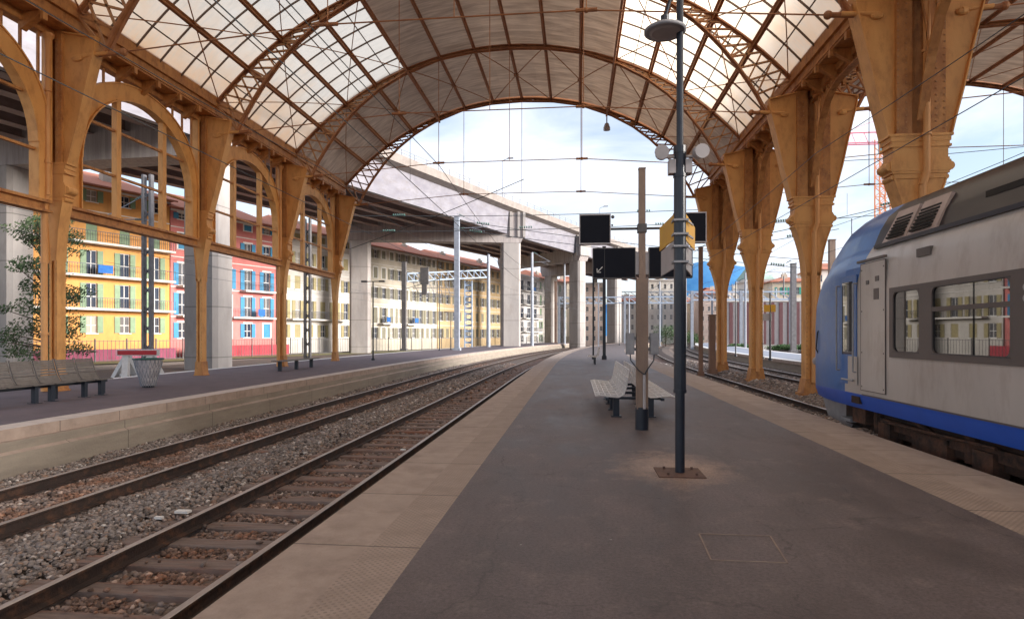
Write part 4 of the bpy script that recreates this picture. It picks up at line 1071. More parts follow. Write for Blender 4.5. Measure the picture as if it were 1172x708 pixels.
def cantilever(root, z, L_, side=1):
    b = MB(); b.tube((0,0,z), (side*L_, 0, z+.1), .03, 6); b.tube((0,0,z+1.5), (side*L_*.95, 0, z+.15), .025, 6); b.tube((side*L_*.45, 0, z+.05), (side*L_*.9, 0, z-.35), .02, 6)
    b.build('cantilever_arm', M['mastgrey'], root)
    b = MB(); insulator(b, (side*.25,0,z+.01), (side*.8,0,z+.03)); b.build('insulator', M['insul'], root); b = MB(); insulator(b, (side*.25,0,z+1.45), (side*.8,0,z+1.15)); b.build('insulator', M['insul'], root)

r, h = mast('box', 523, 62, 248, 0, .5, label='tall square grey mast in front of the pale yellow house'); cantilever(r, h-1.2, 3.2, 1)
r, h = mast('H', 169, 33, 200, -.8, .45, 'mastdark2', label='paired steel mast standing behind the red and white buffer stop'); cantilever(r, h-2.6, 3.0, -1)
r, h = mast('tube', 559, 80, 291, -.2, .55, label='blue-grey round mast carrying the right end of the signal gantry')
r2, h2 = mast('box', 462.5, 72, 300, -.3, .5, 'mastdark', label='dark brown mast at the left end of the signal gantry')
mast('holes', 536, 79, 321, -.3, .95, 'bluecol', label='pale blue perforated gantry leg before the pale yellow house')
mast('H', 352, 46, 250, -.8, .4, 'mastdark', label='dark steel mast seen through the farthest arcade screen')
r, h = mast('tube', 609, 88, 289, -.2, .5, label='blue-grey round mast right of the front viaduct pillar'); cantilever(r, h-1.4, 2.6, 1)
mast('tube', 646, 110, 300, -.2, .45, label='thin grey mast just left of the second viaduct pillar')
mast('box', 636, 120, 322, -.2, .5, 'mastbrown', label='brown post under the viaduct, left of a grey mast')
mast('box', 802, 33, 284, -.55, .20, 'mastbrown', label='thin brown mast left of the farthest right column')
mast('box', 815, 35, 361, -.55, .33, 'mastbrown', label='short thick rusty post beside the farthest right column', name='short_post', cat='post')
r, h = mast('box', 908, 75, 302, -.45, .55, 'mastdark2', label='broad grey catenary mast before the striped wall'); cantilever(r, h-1.0, 3.0, -1)
mast('tube', 888, 100, 330, -.4, .35, label='slim grey mast between two right columns')
mast('H', 867, 90, 322, -.4, .6, 'mastgrey', label='pale lattice mast below the church spire')
mast('tube', 842, 47, 322, 0, .10, 'blackpaint', label='thin dark post on the far right platform, nearest the spire', name='lamp_post', cat='post', group='posts on the far right platform')
mast('tube', 872.5, 43, 330, 0, .16, 'blackpaint', label='dark platform post left of the yellow sign', name='lamp_post', cat='post', group='posts on the far right platform')
r, h = mast('tube', 881.5, 40, 335, 0, .14, 'blackpaint', label='dark platform post holding the small yellow sign', name='sign_post', cat='post', group='posts on the far right platform')
b = MB(); b.box(-.38, .32, -.05, .05, h-1.2, h-.75); b.build('yellow_sign', M['yellow'], r)
b = MB(); b.box(-.55, .1, -.04, .04, h-1.75, h-1.3); b.build('pale_sign', M['lightgrey'], r)
r, h = mast('box', 952, 48, 275, -.45, .40, 'postconc', label='pale square post seen above the train nose')
mast('tube', 975, 70, 250, -.4, .2, label='thin wire mast above the train nose')
for u_, Y_, vt_, m_, lb_ in ((826, 105, 318, 'mastgrey', 'slim grey mast between the rusty post and the nearest platform post, far off'), (838, 120, 325, 'mastdark2', 'thin dark mast in front of the grey block by the spire'), (853, 82, 312, 'mastgrey', 'pale mast just left of the church spire'),
                             (897, 110, 316, 'mastdark2', 'thin dark mast left of the broad grey one'), (922, 100, 320, 'mastgrey', 'pale mast right of the broad grey one'), (720, 125, 335, 'mastgrey', 'thin mast between the lower left screen and the concrete post'), (755, 118, 322, 'mastgrey', 'pale mast between concrete post and black post'), (785, 100, 318, 'mastdark2', 'dark mast just right of the black lamp post')):
    rr_, hh_ = mast('tube', u_, Y_, vt_, -.5, .32, m_, label=lb_); cantilever(rr_, hh_-2.2, 2.6, -1 if int(u_) % 2 else 1)
# left platform lamps
for u, Y, vt, lb in ((427, 37.5, 322, 'black lamp post on the left platform at the mouth of the hall'), (503, 61, 316, 'black lamp post on the left platform before the pale yellow house'), (516, 65, 357, 'short black post on the left platform beside the tall square mast'), (709, 95, 347, 'thin black post at the bend of the centre platform')):
    r, h = mast('tube', u, Y, vt, 0, .11, 'blackpaint', label=lb, name='lamp_post', cat='lamp post', group='black platform lamp posts')
    if h > 3.0:
        b = MB(); b.tube((-.5,0,h), (.5,0,h), .03, 6); b.box(-.75, -.4, -.1, .1, h-.05, h+.05); b.box(.4, .75, -.1, .1, h-.05, h+.05); b.build('lamp_arms', M['blackpaint'], r)
r, h = mast('box', 691.5, 40, 283, 0, .2, 'blackpaint', label='thick black post standing behind the wire bench', name='lamp_post', cat='lamp post', group='black platform lamp posts')
mast('box', 679, 40.5, 318, 0, .11, 'blackpaint', label='thin black post left of the thick black one behind the bench', name='lamp_post', cat='lamp post', group='black platform lamp posts')
mast('box', 685, 60, 325, 0, .12, 'mastgrey', label='slim grey post between the two black posts behind the bench', name='lamp_post', cat='lamp post', group='black platform lamp posts')
# signal gantry beam
x0, x1 = xat(466, 74), xat(557, 79); g0 = Vector((x0, 74, zat(466, 313, 74))); g1 = Vector((x1, 79, zat(557, 309, 79)))
gr = empty('signal_gantry', (x0, 74, 0), label='pale blue lattice gantry beam with signals across the left tracks', cat='gantry'); ginv = Matrix.Translation((-x0, -74, 0))
b = MB()
for dz in (0, -.95): b.bar(g0+Vector((0,0,dz)), g1+Vector((0,0,dz)), .25, .16)
N = 12
for i in range(N):
    a = g0.lerp(g1, i/N); c = g0.lerp(g1, (i+1)/N); b.bar(a, c-Vector((0,0,.95)), .08, .08); b.bar(a-Vector((0,0,.95)), a, .1, .1)
o = b.build('beam', M['bluecol'], gr); o.matrix_parent_inverse = ginv
c = g0.lerp(g1, .22)
b = MB(); b.box(c.x-.5, c.x+.5, c.y-.6, c.y-.3, c.z-1.5, c.z+.6); b.box(c.x-.3, c.x+.3, c.y-.6, c.y-.3, c.z-2.8, c.z-1.5); o = b.build('signal_head', M['mastdark'], gr); o.matrix_parent_inverse = ginv
b = MB()
for k in range(11): b.bar((c.x-1.4+k*.5, c.y-.2, c.z-1.1), (c.x-1.4+k*.5, c.y-.2, c.z-3.0), .04, .04)
for z in (-1.9, -2.6, -3.0): b.bar((c.x-1.6, c.y-.2, c.z+z), (c.x+3.8, c.y-.2, c.z+z), .07, .07)
for k in range(6): b.bar((c.x-1.6+k, c.y-.2, c.z-1.1), (c.x-.6+k, c.y-.2, c.z-3.0), .05, .05)
o = b.build('walkway_cage', M['greypaint'], gr); o.matrix_parent_inverse = ginv

# gantries far off in the middle
def far_gantry(Y, ua, ub, v, label, m='bluecol'):
    xa, xb = xat(ua, Y), xat(ub, Y); z = zat((ua+ub)/2, v, Y)
    r = empty('far_gantry', (xa, Y, -.5), label=label, cat='gantry', group='gantries far down the line'); b = MB()
    for zz in (z+.5, z-.6): b.bar((0,0,zz+.5), (xb-xa,0,zz+.5), .3, .2)
    n = max(4, int((xb-xa)/1.4))
    for i in range(n): x = (xb-xa)*i/n; b.bar((x,0,z+1), (x+(xb-xa)/n,0,z-.1), .12, .12)
    b.build('beam', M[m], r)
    for x in (0, (xb-xa)*.5, xb-xa): b = MB(); b.box(x-.2, x+.2, -.2, .2, 0, z+1.2); b.build('leg', M['mastgrey'], r)
far_gantry(115, 640, 792, 343, 'pale lattice gantry spanning the tracks beyond the centre platform')
far_gantry(150, 700, 815, 336, 'second pale gantry behind the first, far down the line', 'mastgrey')
far_gantry(90, 792, 905, 338, 'pale gantry left of the broad grey mast on the right', 'bluecol')

# ------------------------------------------------------------------ far centre and right townscape
def block(name, label, u0, u1, Y, v, floors, wall, shut, cols, seed, roof='flat', z0=-.6, shutter=False, roofh=2):
    x0, x1 = xat(u0, Y), xat(u1, Y); zt = zat((u0+u1)/2, v, Y); fh = (zt-z0-.3)/floors
    return house(name, label, 0, x1-x0, 0, floors, cols, wall, shut, z0=z0, fh=fh, win=(min(1.3, (x1-x0)/cols*.4), fh*.5), depth=12, roof=roof, rz=0.0001, org=(x0, Y, 0), shutter=shutter, seed=seed, group='houses far down the line', roofh=roofh, frame=True, trim=True)
M['w_far'] = wallmat('far_render', (.78, .74, .69)); M['w_far2'] = wallmat('far_render_warm', (.76, .64, .48)); M['w_far3'] = wallmat('far_render_pink', (.70, .55, .48)); M['s_teal'] = shutter_mat('shutter_teal', (.03, .40, .30))
block('far_flats', 'low pale flats below the lower left screen, left of the concrete post', 700, 741, 175, 344, 4, M['w_far'], M['s_blue'], 6, 21, 'tile')
block('far_flats', 'tall cream flats between the concrete post and the black lamp post', 743, 772, 168, 321, 6, M['w_far'], M['s_blue'], 4, 29)
block('far_flats', 'small beige block at the left foot of the blue hill', 776, 800, 175, 345, 4, M['w_far2'], M['s_green'], 4, 22, 'tile')
block('far_flats', 'pink block low behind the slender brown mast', 801, 829, 160, 336, 5, M['w_far3'], M['s_green'], 4, 23, 'tile')
block('far_flats', 'grey block behind the farthest right column', 830, 858, 165, 334, 5, M['w_far'], M['s_blue'], 4, 24)
block('far_house', 'yellow house with teal shutters above the striped retaining wall', 884, 934, 135, 322, 4, M['w_far2'], M['s_teal'], 6, 25, 'tile', shutter=True, roofh=1.5)
block('far_flats', 'cream block right of the yellow house with teal shutters', 935, 990, 140, 308, 5, M['w_far'], M['s_olive'], 6, 26, 'tile')
block('far_flats', 'brown block under the viaduct between the far pillars', 668, 692, 150, 325, 6, M['w_far3'], M['s_olive'], 3, 27)
block('far_flats', 'beige block with a dark roof under the viaduct, left of the far pillar', 636, 656, 175, 322, 6, M['w_far2'], M['s_olive'], 3, 28, 'tile')
# church spire
Ys = 150; xs_ = xat(865, Ys); r = empty('church_tower', (xs_, Ys, -.5), label='pale green pointed church spire between two right columns', cat='church tower')
b = MB(); b.box(-3.4, 3.4, -3.4, 3.4, 0, 14.5); b.box(-3.7, 3.7, -3.7, 3.7, 14.3, 14.9); b.build('tower', M['w_far'], r)
b = MB(); b.lathe([(4.6, 14.9), (2.6, 17.5), (.9, 20.3), (.08, 22.4)], (0,0,0), 4); b.build('spire', mat('spire_copper', (.30, .42, .36), (.25, .36, .31), .7, 1), r)
b = MB()
for x in (-1.5, 1.5): b.box(x-.5, x+.5, -3.45, -3.41, 9, 12.5)
b.build('belfry_opening', M['mastdark'], r)
# striped retaining wall
Yw = 95; xa, xb = xat(822, Yw), xat(945, Yw); zt = zat(880, 345, Yw)
r = empty('striped_wall', (xa, Yw, -.7), label='tall wall striped in maroon and cream beyond the right tracks', cat='wall'); W = xb-xa
b = MB(); b.box(0, W, 0, .6, 0, zt+.7); b.box(-.1, W+.1, -.25, .7, zt+.7, zt+1.2); b.build('panel', M['slabwhite'], r)
b = MB(); x = .4
while x < W-.5: b.box(x, x+.50, -.22, 0, .9, zt+.55); x += 1.2
b.build('maroon_fins', mat('maroon_fin', (.15, .06, .065), (.12, .045, .05), .7, 1), r)

# foliage
def leaves(b, c, rad, n, size, rnd):
    for _ in range(n):
        while True:
            p = Vector((rnd.uniform(-1,1), rnd.uniform(-1,1), rnd.uniform(-1,1)))
            if .25 < p.length < 1: break
        p = Vector((c[0]+p.x*rad[0], c[1]+p.y*rad[1], c[2]+p.z*rad[2]))
        a = Vector((rnd.gauss(0,1), rnd.gauss(0,1), rnd.gauss(0,1))).normalized(); d = a.orthogonal().normalized(); e = a.cross(d); s = size*rnd.uniform(.6, 1.3)
        b.add([p-d*s, p+e*s*.45, p+d*s, p-e*s*.45], [(0,1,2,3)])
def tree(name, label, loc, h, rad, n_clump, leafn, size, seed, lm='leaf', cat='tree', low=.2):
    rnd = random.Random(seed); r = empty(name, loc, label=label, cat=cat); t = MB()
    t.tube((0,0,-.2), (.15,0,h*.45), .22, 8, .15); t.tube((.15,0,h*.45), (0,.1,h*.9), .15, 8, .05); cl = []
    for i in range(n_clump):
        z = h*(low+(1-low)*rnd.random()); k = 1-.65*max(0, (z/h-.35)); a = rnd.uniform(0, 2*PI); q = rad*k*rnd.uniform(.25, 1)
        c = (math.cos(a)*q, math.sin(a)*q, z); cl.append(c); t.tube((.1, 0, z*.8), c, .05, 5, .015)
    t.build('trunk', M['bark'], r)
    b = MB()
    for c in cl:
        s = rad*rnd.uniform(.2, .38); leaves(b, c, (s, s, s*.6), leafn, size, rnd)
    b.build('crown', M[lm], r)
Yt = 34; tree('pine_tree', 'loose dark green tree in front of the yellow house by the left pillar', (xat(52, Yt), Yt, -.9), 9.6, 2.5, 80, 130, .09, 4, low=.12)
def shrub(u, Y, h, w_, label, seed, base=-.6):
    rnd = random.Random(seed); r = empty('shrub', (xat(u, Y), Y, base), label=label, cat='shrub', group='shrubs far down the line'); b = MB()
    for _ in range(14): leaves(b, (rnd.uniform(-w_, w_)*.6, rnd.uniform(-.5, .5), h*rnd.uniform(.25, .75)), (w_*.4, w_*.4, h*.28), 170, .11, rnd)
    b.build('foliage', M['leaf2'], r)
    t = MB(); t.tube((0,0,0), (0,0,h*.6), .1, 6); t.build('stem', M['bark'], r)
shrub(762, 120, 4.6, 3.2, 'round green bush right of the concrete post, down the line', 1); shrub(790, 118, 3.4, 2.8, 'green bush behind the black pole down the line', 2)
for k, u in enumerate((838, 852, 896, 912, 930)): shrub(u, 88, 1.0, 2.4, ['green bush at the foot of the striped wall, left end', 'green bush at the foot of the striped wall, below the spire', 'green bush left of the broad grey mast', 'green bush right of the broad grey mast', 'green bush at the striped wall nearest the train'][k], 10+k)

# hills
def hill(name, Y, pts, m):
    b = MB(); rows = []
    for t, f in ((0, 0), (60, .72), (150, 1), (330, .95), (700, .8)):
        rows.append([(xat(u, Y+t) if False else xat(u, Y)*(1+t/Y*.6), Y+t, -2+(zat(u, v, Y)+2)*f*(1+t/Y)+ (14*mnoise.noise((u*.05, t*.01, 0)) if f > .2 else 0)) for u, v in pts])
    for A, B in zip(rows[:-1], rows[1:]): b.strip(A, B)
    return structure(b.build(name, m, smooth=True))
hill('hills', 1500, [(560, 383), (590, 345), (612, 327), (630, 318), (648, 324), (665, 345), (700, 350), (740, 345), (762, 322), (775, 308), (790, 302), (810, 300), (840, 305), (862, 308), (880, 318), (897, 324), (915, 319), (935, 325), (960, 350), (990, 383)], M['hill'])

# crane
def crane():
    Y = 130; x = xat(1010, Y); zt = zat(1010, 158, Y); r = empty('tower_crane', (x, Y, -.5), label='tower crane with orange mast and pink-red jib behind the right columns', cat='crane')
    b = MB(); w_ = 1.0; H = zt+.5
    for sx in (-1, 1):
        for sy in (-1, 1): b.box(sx*w_-.1, sx*w_+.1, sy*w_-.1, sy*w_+.1, 0, H)
    z = 0
    while z < H-2:
        for sy in (-1, 1): b.bar((-w_, sy*w_, z), (w_, sy*w_, z+2), .12, .12); b.bar((w_, sy*w_, z), (-w_, sy*w_, z+2), .12, .12); b.bar((-w_, sy*w_, z), (w_, sy*w_, z), .12, .12)
        z += 2
    b.build('mast', M['craneorange'], r)
    b = MB(); x = -9.5
    for zz, yy in ((H-1.0, -.6), (H-1.0, .6), (H+1.2, 0)): b.bar((-9.5, yy, zz), (.8, yy, zz), .2, .2)
    while x < -1.4: b.bar((x, -.6, H-1), (x+1.2, 0, H+1.2), .1, .1); b.bar((x+1.2, 0, H+1.2), (x+2.4, .6, H-1), .1, .1); x += 2.4
    b.build('jib', M['cranered'], r)
    b = MB(); b.box(-.9, .9, -1.2, -.2, H-3.2, H-1.2); b.build('cab', mat('crane_cab', (.1, .4, .5), (.1, .35, .45), .5), r)
    b = MB()
    b.bar((0, 0, H), (0, 0, H+4), .5, .5); b.bar((0, 0, H+4), (-8, 0, H+1.2), .08, .08); b.build('apex', M['cranered'], r)
crane()

# ------------------------------------------------------------------ overhead wires
def wires(x, zc, zm, label, y0=-10, y1=150, sup=13.5):
    r = empty('overhead_line', (x, y0, zc), label=label, cat='overhead wire', group='overhead lines above the tracks'); inv = Matrix.Translation((-x, -y0, -zc))
    b = MB(); ys = [y0+i*3 for i in range(int((y1-y0)/3)+1)]
    P_ = [(x+dl(y), y, zc) for y in ys]; b.path(P_, .009, 5); o = b.build('contact_wire', M['wire'], r); o.matrix_parent_inverse = inv
    b = MB(); Q = [(x+dl(y), y, zm-.35*math.sin(PI*((y-y0) % 27)/27)) for y in ys]; b.path(Q, .009, 5); o = b.build('messenger_wire', M['wire'], r); o.matrix_parent_inverse = inv
    b = MB()
    for p, q in list(zip(P_, Q))[2::3]: b.tube(p, q, .005, 4)
    o = b.build('dropper', M['wire'], r); o.matrix_parent_inverse = inv
wires(-3.88, 5.2, 6.4, 'overhead line above the track nearest the centre platform'); wires(-7.35, 5.2, 6.4, 'overhead line above the track along the left platform')
wires(6.3, 5.25, 6.4, 'overhead line above the train'); wires(10.9, 5.2, 6.4, 'overhead line beyond the right columns', 5); wires(-19.2, 5.2, 6.3, 'overhead line behind the left arcade', 5, 110); wires(-23.2, 5.2, 6.3, 'overhead line over the buffer stop track', 28, 110)
def span(Y, u0, u1, v0, v1, label, sag=.0, ins=(), droppers=()):
    a = Vector((xat(u0, Y), Y, zat(u0, v0, Y))); c = Vector((xat(u1, Y), Y, zat(u1, v1, Y)))
    r = empty('span_wire', a, label=label, cat='span wire', group='cross span wires beyond the hall'); b = MB(); n = 12; P_ = [a.lerp(c, i/n)-a-Vector((0,0,sag*math.sin(PI*i/n))) for i in range(n+1)]
    b.path(P_, .022*Y/60+.008, 5); b.build('wire', M['wire'], r)
    for t in ins:
        b = MB(); p = (c-a)*t; d = (c-a).normalized()*(Y*.011); insulator(b, p-d, p+d, 6, Y*.0022); b.build('insulator', M['insul'], r)
    for t, h_ in droppers:
        b = MB(); p = (c-a)*t; b.tube(p, p+Vector((0,0,h_)), .012*Y/60+.006, 5); b.build('dropper', M['wire'], r)
span(48, 400, 800, 265, 255, 'lower span wire between the left and right masts just outside the hall', .2, (.12, .52, .9)); span(48, 400, 800, 247, 240, 'upper span wire just outside the hall', .2, (.15, .85))
span(60, 520, 960, 252, 300, 'span wire falling from the tall square mast to the right', .4, (.08, .6, .8)); span(60, 520, 960, 262, 310, 'lower span wire falling from the tall square mast', .3, (.06, .85))
span(42, 700, 1100, 300, 215, 'wire climbing to the right past the orange crane', .3, (.55, .8)); span(42, 830, 1172, 258, 228, 'wire above the train nose', .2, (.2,), ((.42, 1.4),)); span(42, 930, 1172, 186, 168, 'upper wire between the crane and the big column', .1, (), ((.5, -2.0),))
span(55, 760, 960, 290, 262, 'wire from the yellow signs towards the right columns', .2, (.5, .75)); span(35, 400, 600, 285, 205, 'thin stay wire crossing the viaduct face', .1); span(70, 465, 560, 330, 300, 'short stay wire over the signal gantry', .1)

r = empty('hanging_lamp', (xat(694.5, 36.3), 36.3, 13.6), label='small round lamp hanging from the end arch right of its crown', cat='lamp')
b = MB(); b.tube((0,0,.25), (0,0,1.75), .035, 8); b.build('stem', M['greypaint'], r)
b = MB(); b.lathe([(.03, .45), (.12, .38), (.2, .15), (.2, 0), (0, -.03)], (0,0,0), 14); b.build('lamp_shade', M['lightgrey'], r)
# ------------------------------------------------------------------ train
TX = 6.3
def train():
    root = empty('passenger_train', (TX, 5, -.5), label='blue-nosed silver passenger train standing at the right platform edge', cat='train'); inv = Matrix.Translation((-TX, -5, .5))
    def P(b, n, m, par=None, smooth=False):
        o = b.build(n, m, par or root, smooth=smooth)
        o.matrix_parent_inverse = inv if par is None else par.matrix_world.inverted() @ Matrix.Identity(4)
        return o
    # half section: (x outward, z)
    SEC = [(1.34, .31), (1.40, .50), (1.405, .57), (1.41, 1.2), (1.41, 2.35), (1.385, 2.75), (1.34, 2.93), (1.27, 3.05), (1.22, 3.12), (1.12, 3.38), (.98, 3.62), (.72, 3.84), (.40, 3.96), (0, 4.0)]
    TOP = [(0, 4.0), (.8, 3.93), (1.5, 3.66), (2.2, 3.16), (2.7, 2.55), (3.1, 1.9), (3.35, 1.3), (3.5, .9)]
    def sec(y, side):
        s = max(0, y-11.8)
        if s <= 0: f = 1; zt = 4.0
        else: f = max(.0, 1-(s/3.52)**2)**.5; zt = interp(TOP, s)
        out = []
        for x, z in SEC:
            k = (z-.31)/(4.0-.31); zz = .31+k*(zt-.31); 
            # lower body keeps its width a little longer
            out.append((TX+side*x*f, y, zz))
        return out
    ysb = [-16, -10, -4, 0, 4, 7, 9, 10.3, 11.1, 11.8]
    nose = [11.8+3.5*math.sin(PI/2*i/14) for i in range(15)]
    def split_y(z): return 11.05+(2.9-z)*.45      # edge of the blue nose paint
    b = MB()
    # body sides before nose
    rows = {}
    for side in (-1, 1):
        for i, (y0, y1) in enumerate(zip(ysb[:-1], ysb[1:])):
            A, B = sec(y0, side), sec(y1, side)
            for k in range(len(SEC)-1):
                b.m = 1 if k <= 1 else (4 if (k >= 5 and y0 > 11) else (3 if k >= 12 else (2 if k >= 8 else 0)))
                q = (A[k], B[k], B[k+1], A[k+1]) if side > 0 else (A[k+1], B[k+1], B[k], A[k])
                b.add(q, [(0,1,2,3)])
    P(b, 'body', [M['trainbody'], M['trainblue'], M['trainroof'], M['roofbrown'], M['trainnose']], smooth=True)
    b = MB(); nsec = []
    for y in nose: nsec.append((sec(y, -1), sec(y, 1)))
    for side in (0, 1):
        for (S0, S1) in zip(nsec[:-1], nsec[1:]):
            A, B = S0[side], S1[side]; n = len(SEC)
            for k in range(n-1):
                b.m = 1 if k <= 1 else (2 if (k >= 11 and A[0][1] < 12.8) else 0)
                q = (A[k], B[k], B[k+1], A[k+1]) if side == 1 else (A[k+1], B[k+1], B[k], A[k])
                b.add(q, [(0,1,2,3)])
    ob = P(b, 'nose', [M['trainnose'], M['trainblue'], M['trainroof']], smooth=True)
    # blue wedge of the livery on the side, just proud of the body
    b = MB(); X = TX-1.414
    b.add([(X, 12.1, .57), (X+.001, 12.0, 1.2), (X, 11.8, 2.35), (X+.03, 11.8, 2.78), (X+.075, 11.8, 2.93), (X+.075, 11.12, 2.93), (X+.03, 11.2, 2.78), (X-.002, 11.38, 2.35), (X-.002, 11.8, 1.2)], [(0, 8, 7, 2, 1), (2, 7, 6, 3), (3, 6, 5, 4)])
    P(b, 'nose_livery', M['trainnose'])
    # window band
    xw = TX-1.412
    band0 = [(-15.0, 10.13)]
    wb = MB(); wins = [(9.3, 10.02, None), (7.45, 8.98, 1.95), (5.35, 6.95, 1.95), (3.4, 4.95, 1.95), (1.4, 2.95, 1.95), (-.6, .95, 1.95), (-2.6, -1.05, 1.95)]
    z0, z1, ga, gb = 1.25, 2.33, 1.35, 2.25
    # frame as a plate with holes, 3 cm proud
    cuts = [10.13]; 
    for a, c, t in wins: cuts += [c, a]
    cuts.append(-3.2)
    for i in range(len(cuts)-1):
        yb_, ya_ = cuts[i], cuts[i+1]
        if i % 2 == 0: wb.box(xw-.03, xw, ya_, yb_, z0, z1)
        else: wb.box(xw-.03, xw, ya_, yb_, z0, ga); wb.box(xw-.03, xw, ya_, yb_, gb, z1)
    fr_ = P(wb, 'window_band', M['trainframe'])
    for a, c, t in wins:
        b = MB(); b.box(xw-.008, xw-.002, a, c, ga, gb); P(b, 'window_pane', M['trainglass'])
        b = MB(); rr = .09
        for yy in (a, c):
            for zz in (ga, gb):
                sy = 1 if yy == a else -1; sz = 1 if zz == ga else -1
                pts = [(yy, zz), (yy+sy*rr, zz)]+[(yy+sy*rr*(1-math.sin(q)), zz+sz*rr*(1-math.cos(q))) for q in (PI/8, PI/4, 3*PI/8)]+[(yy, zz+sz*rr)]
                b.prism_x(pts, xw-.031, xw-.009)
        if t: b.box(xw-.028, xw-.009, a, c, t-.03, t+.03)
        for zz in (ga, gb): b.box(xw-.036, xw-.028, a, c, zz-.02, zz+.0) if False else None
        P(b, 'window_frame', M['trainframe'])
        for zz in (ga-.012, gb+.004): b = MB(); b.box(xw-.036, xw-.030, a-.01, c+.01, zz, zz+.008); P(b, 'window_seal', M['blackpaint'])
    b = MB()
    for y in (7.2, 5.15): b.sphere((xw-.03, y, 2.12), .045, 8, 6, (.4, 1, 1)); b.sphere((xw-.03, y, 2.0), .045, 8, 6, (.4, 1, 1))
    P(b, 'door_lamps', M['lightgrey'])
    b = MB()
    for y in (-9, -3.6, 5.08, 7.24): b.box(xw-.004, xw+.01, y-.006, y+.006, .58, 1.24); b.box(xw-.004, xw+.01, y-.006, y+.006, 2.34, 2.72)
    P(b, 'panel_joints', M['trainframe'])
    b = MB(); b.box(xw-.012, xw+.01, -15, 11.1, .565, .585); P(b, 'stripe_edge', M['trainframe'])
    # service panel
    b = MB(); y0, y1, za, zb_ = 10.30, 11.13, .66, 2.80
    b.box(xw-.012, xw, y0, y1, za, zb_); P(b, 'service_panel', M['trainbody'])
    b = MB()
    for (a, c, d, e) in ((y0-.012, y0, za, zb_), (y1, y1+.012, za, zb_), (y0-.012, y1+.012, za-.012, za), (y0-.012, y1+.012, zb_, zb_+.012)): b.box(xw-.014, xw+.004, a, c, d, e)
    for (yy, zz, s) in ((10.55, 2.52, .06), (10.88, 2.48, .05)): b.box(xw-.02, xw-.012, yy-s, yy+s, zz-s*.7, zz+s*.7)
    b.box(xw-.02, xw-.012, 10.5, 10.66, 2.18, 2.36)
    for zz in (.72, 1.3, 2.0, 2.7):
        for yy in (y0+.04, y1-.04): b.box(xw-.017, xw-.012, yy-.012, yy+.012, zz-.012, zz+.012)
    P(b, 'panel_trim', M['trainframe'])
    b = MB(); b.box(xw-.05, xw, 10.25, 11.2, 2.83, 2.87); P(b, 'drip_rail', M['trainframe'])
    b = MB(); b.box(xw+.02-.02, xw+.05, 9.08, 9.42, 2.72, 2.84); P(b, 'vent', M['trainframe'])
    # cab side door: recess look with dark glazing, handrails, step
    b = MB(); b.box(xw-.012, xw, 11.30, 12.0, .72, 2.66); P(b, 'cab_door', M['trainnose'])
    b = MB(); b.box(xw-.02, xw-.012, 11.45, 11.86, 1.25, 2.55); P(b, 'cab_window', M['trainglass'])
    b = MB(); b.box(xw-.018, xw-.012, 11.26, 11.62, .72, 1.22); P(b, 'door_kick_panel', M['trainbody'])
    b = MB()
    for yy in (11.30, 11.98): b.tube((xw-.07, yy, .95), (xw-.07, yy, 2.5), .016, 6); b.tube((xw, yy, .95), (xw-.07, yy, .95), .014, 6); b.tube((xw, yy, 2.5), (xw-.07, yy, 2.5), .014, 6)
    b.tube((xw-.07, 11.30, .80), (xw-.07, 11.75, .80), .018, 6)
    P(b, 'handrail', M['greypaint'])
    b = MB(); b.path([(TX-1.18, 13.55, 1.15), (TX-1.25, 13.58, 1.3), (TX-1.25, 13.5, 1.65), (TX-1.16, 13.48, 1.8)], .014, 6); P(b, 'nose_handle', M['blackpaint'])
    b = MB(); b.box(xw-.01, xw+.05, 11.2, 11.5, .40, .52); P(b, 'step_recess', M['under'])
    # windscreen and headlights on the front of the nose
    b = MB()
    for side in (0, 1):
        for (S0, S1) in zip(nsec[6:11], nsec[7:12]):
            A, B = S0[side], S1[side]
            for k in range(9, len(SEC)-1):
                up = .012; q = [(p[0]+(-up if side == 0 else up)*.3, p[1]+up, p[2]+up) for p in (A[k], B[k], B[k+1], A[k+1])]
                b.add(q if side else q[::-1], [(0,1,2,3)])
    P(b, 'windscreen', M['trainglass'], smooth=True)
    for s in (-1, 1):
        b = MB(); b.sphere((TX+s*.75, 14.78, 1.0), .14, 10, 6, (1, .6, .8)); P(b, 'headlight', M['lightgrey'])
    # dark gutter line and roof gear
    b = MB(); b.box(TX-1.32, TX-1.24, -15, 10.9, 3.04, 3.10); P(b, 'roof_gutter', M['blackpaint'])
    b = MB()   # side fairing with grilles
    for (y0, y1) in ((9.30, 9.95), (10.05, 10.65)):
        n = 7
        for i in range(n):
            t = (i+.5)/n; x = 1.262-.20*t; z = 3.15+.36*t
            b.box(TX-x-.03, TX-x+.02, y0+.06, y1-.06, z-.016, z+.016)
    P(b, 'grille_slots', M['darkhole'])
    b = MB()
    for (y0, y1) in ((9.22, 10.0), (10.02, 10.75)):
        b.add([(TX-1.262, y0, 3.11), (TX-1.262, y1, 3.11), (TX-1.04, y1-.1, 3.62), (TX-1.04, y0, 3.62), (TX-1.20, y0, 3.10), (TX-1.20, y1, 3.10), (TX-.96, y1-.1, 3.60), (TX-.96, y0, 3.60)], [(0,3,2,1),(4,5,6,7),(0,1,5,4),(1,2,6,5),(2,3,7,6),(3,0,4,7)])
    P(b, 'grille_panel', M['grillep'])
    b = MB(); b.box(TX-1.14, TX-.95, 4.9, 8.35, 3.34, 3.42); P(b, 'roof_slot', M['darkhole'])
    b = MB(); b.path([(TX-1.27, 5.0, 3.1), (TX-1.15, 4.9, 3.4), (TX-.98, 4.95, 3.66), (TX-.7, 5.0, 3.88)], .025, 6); P(b, 'roof_strap', M['blackpaint'])
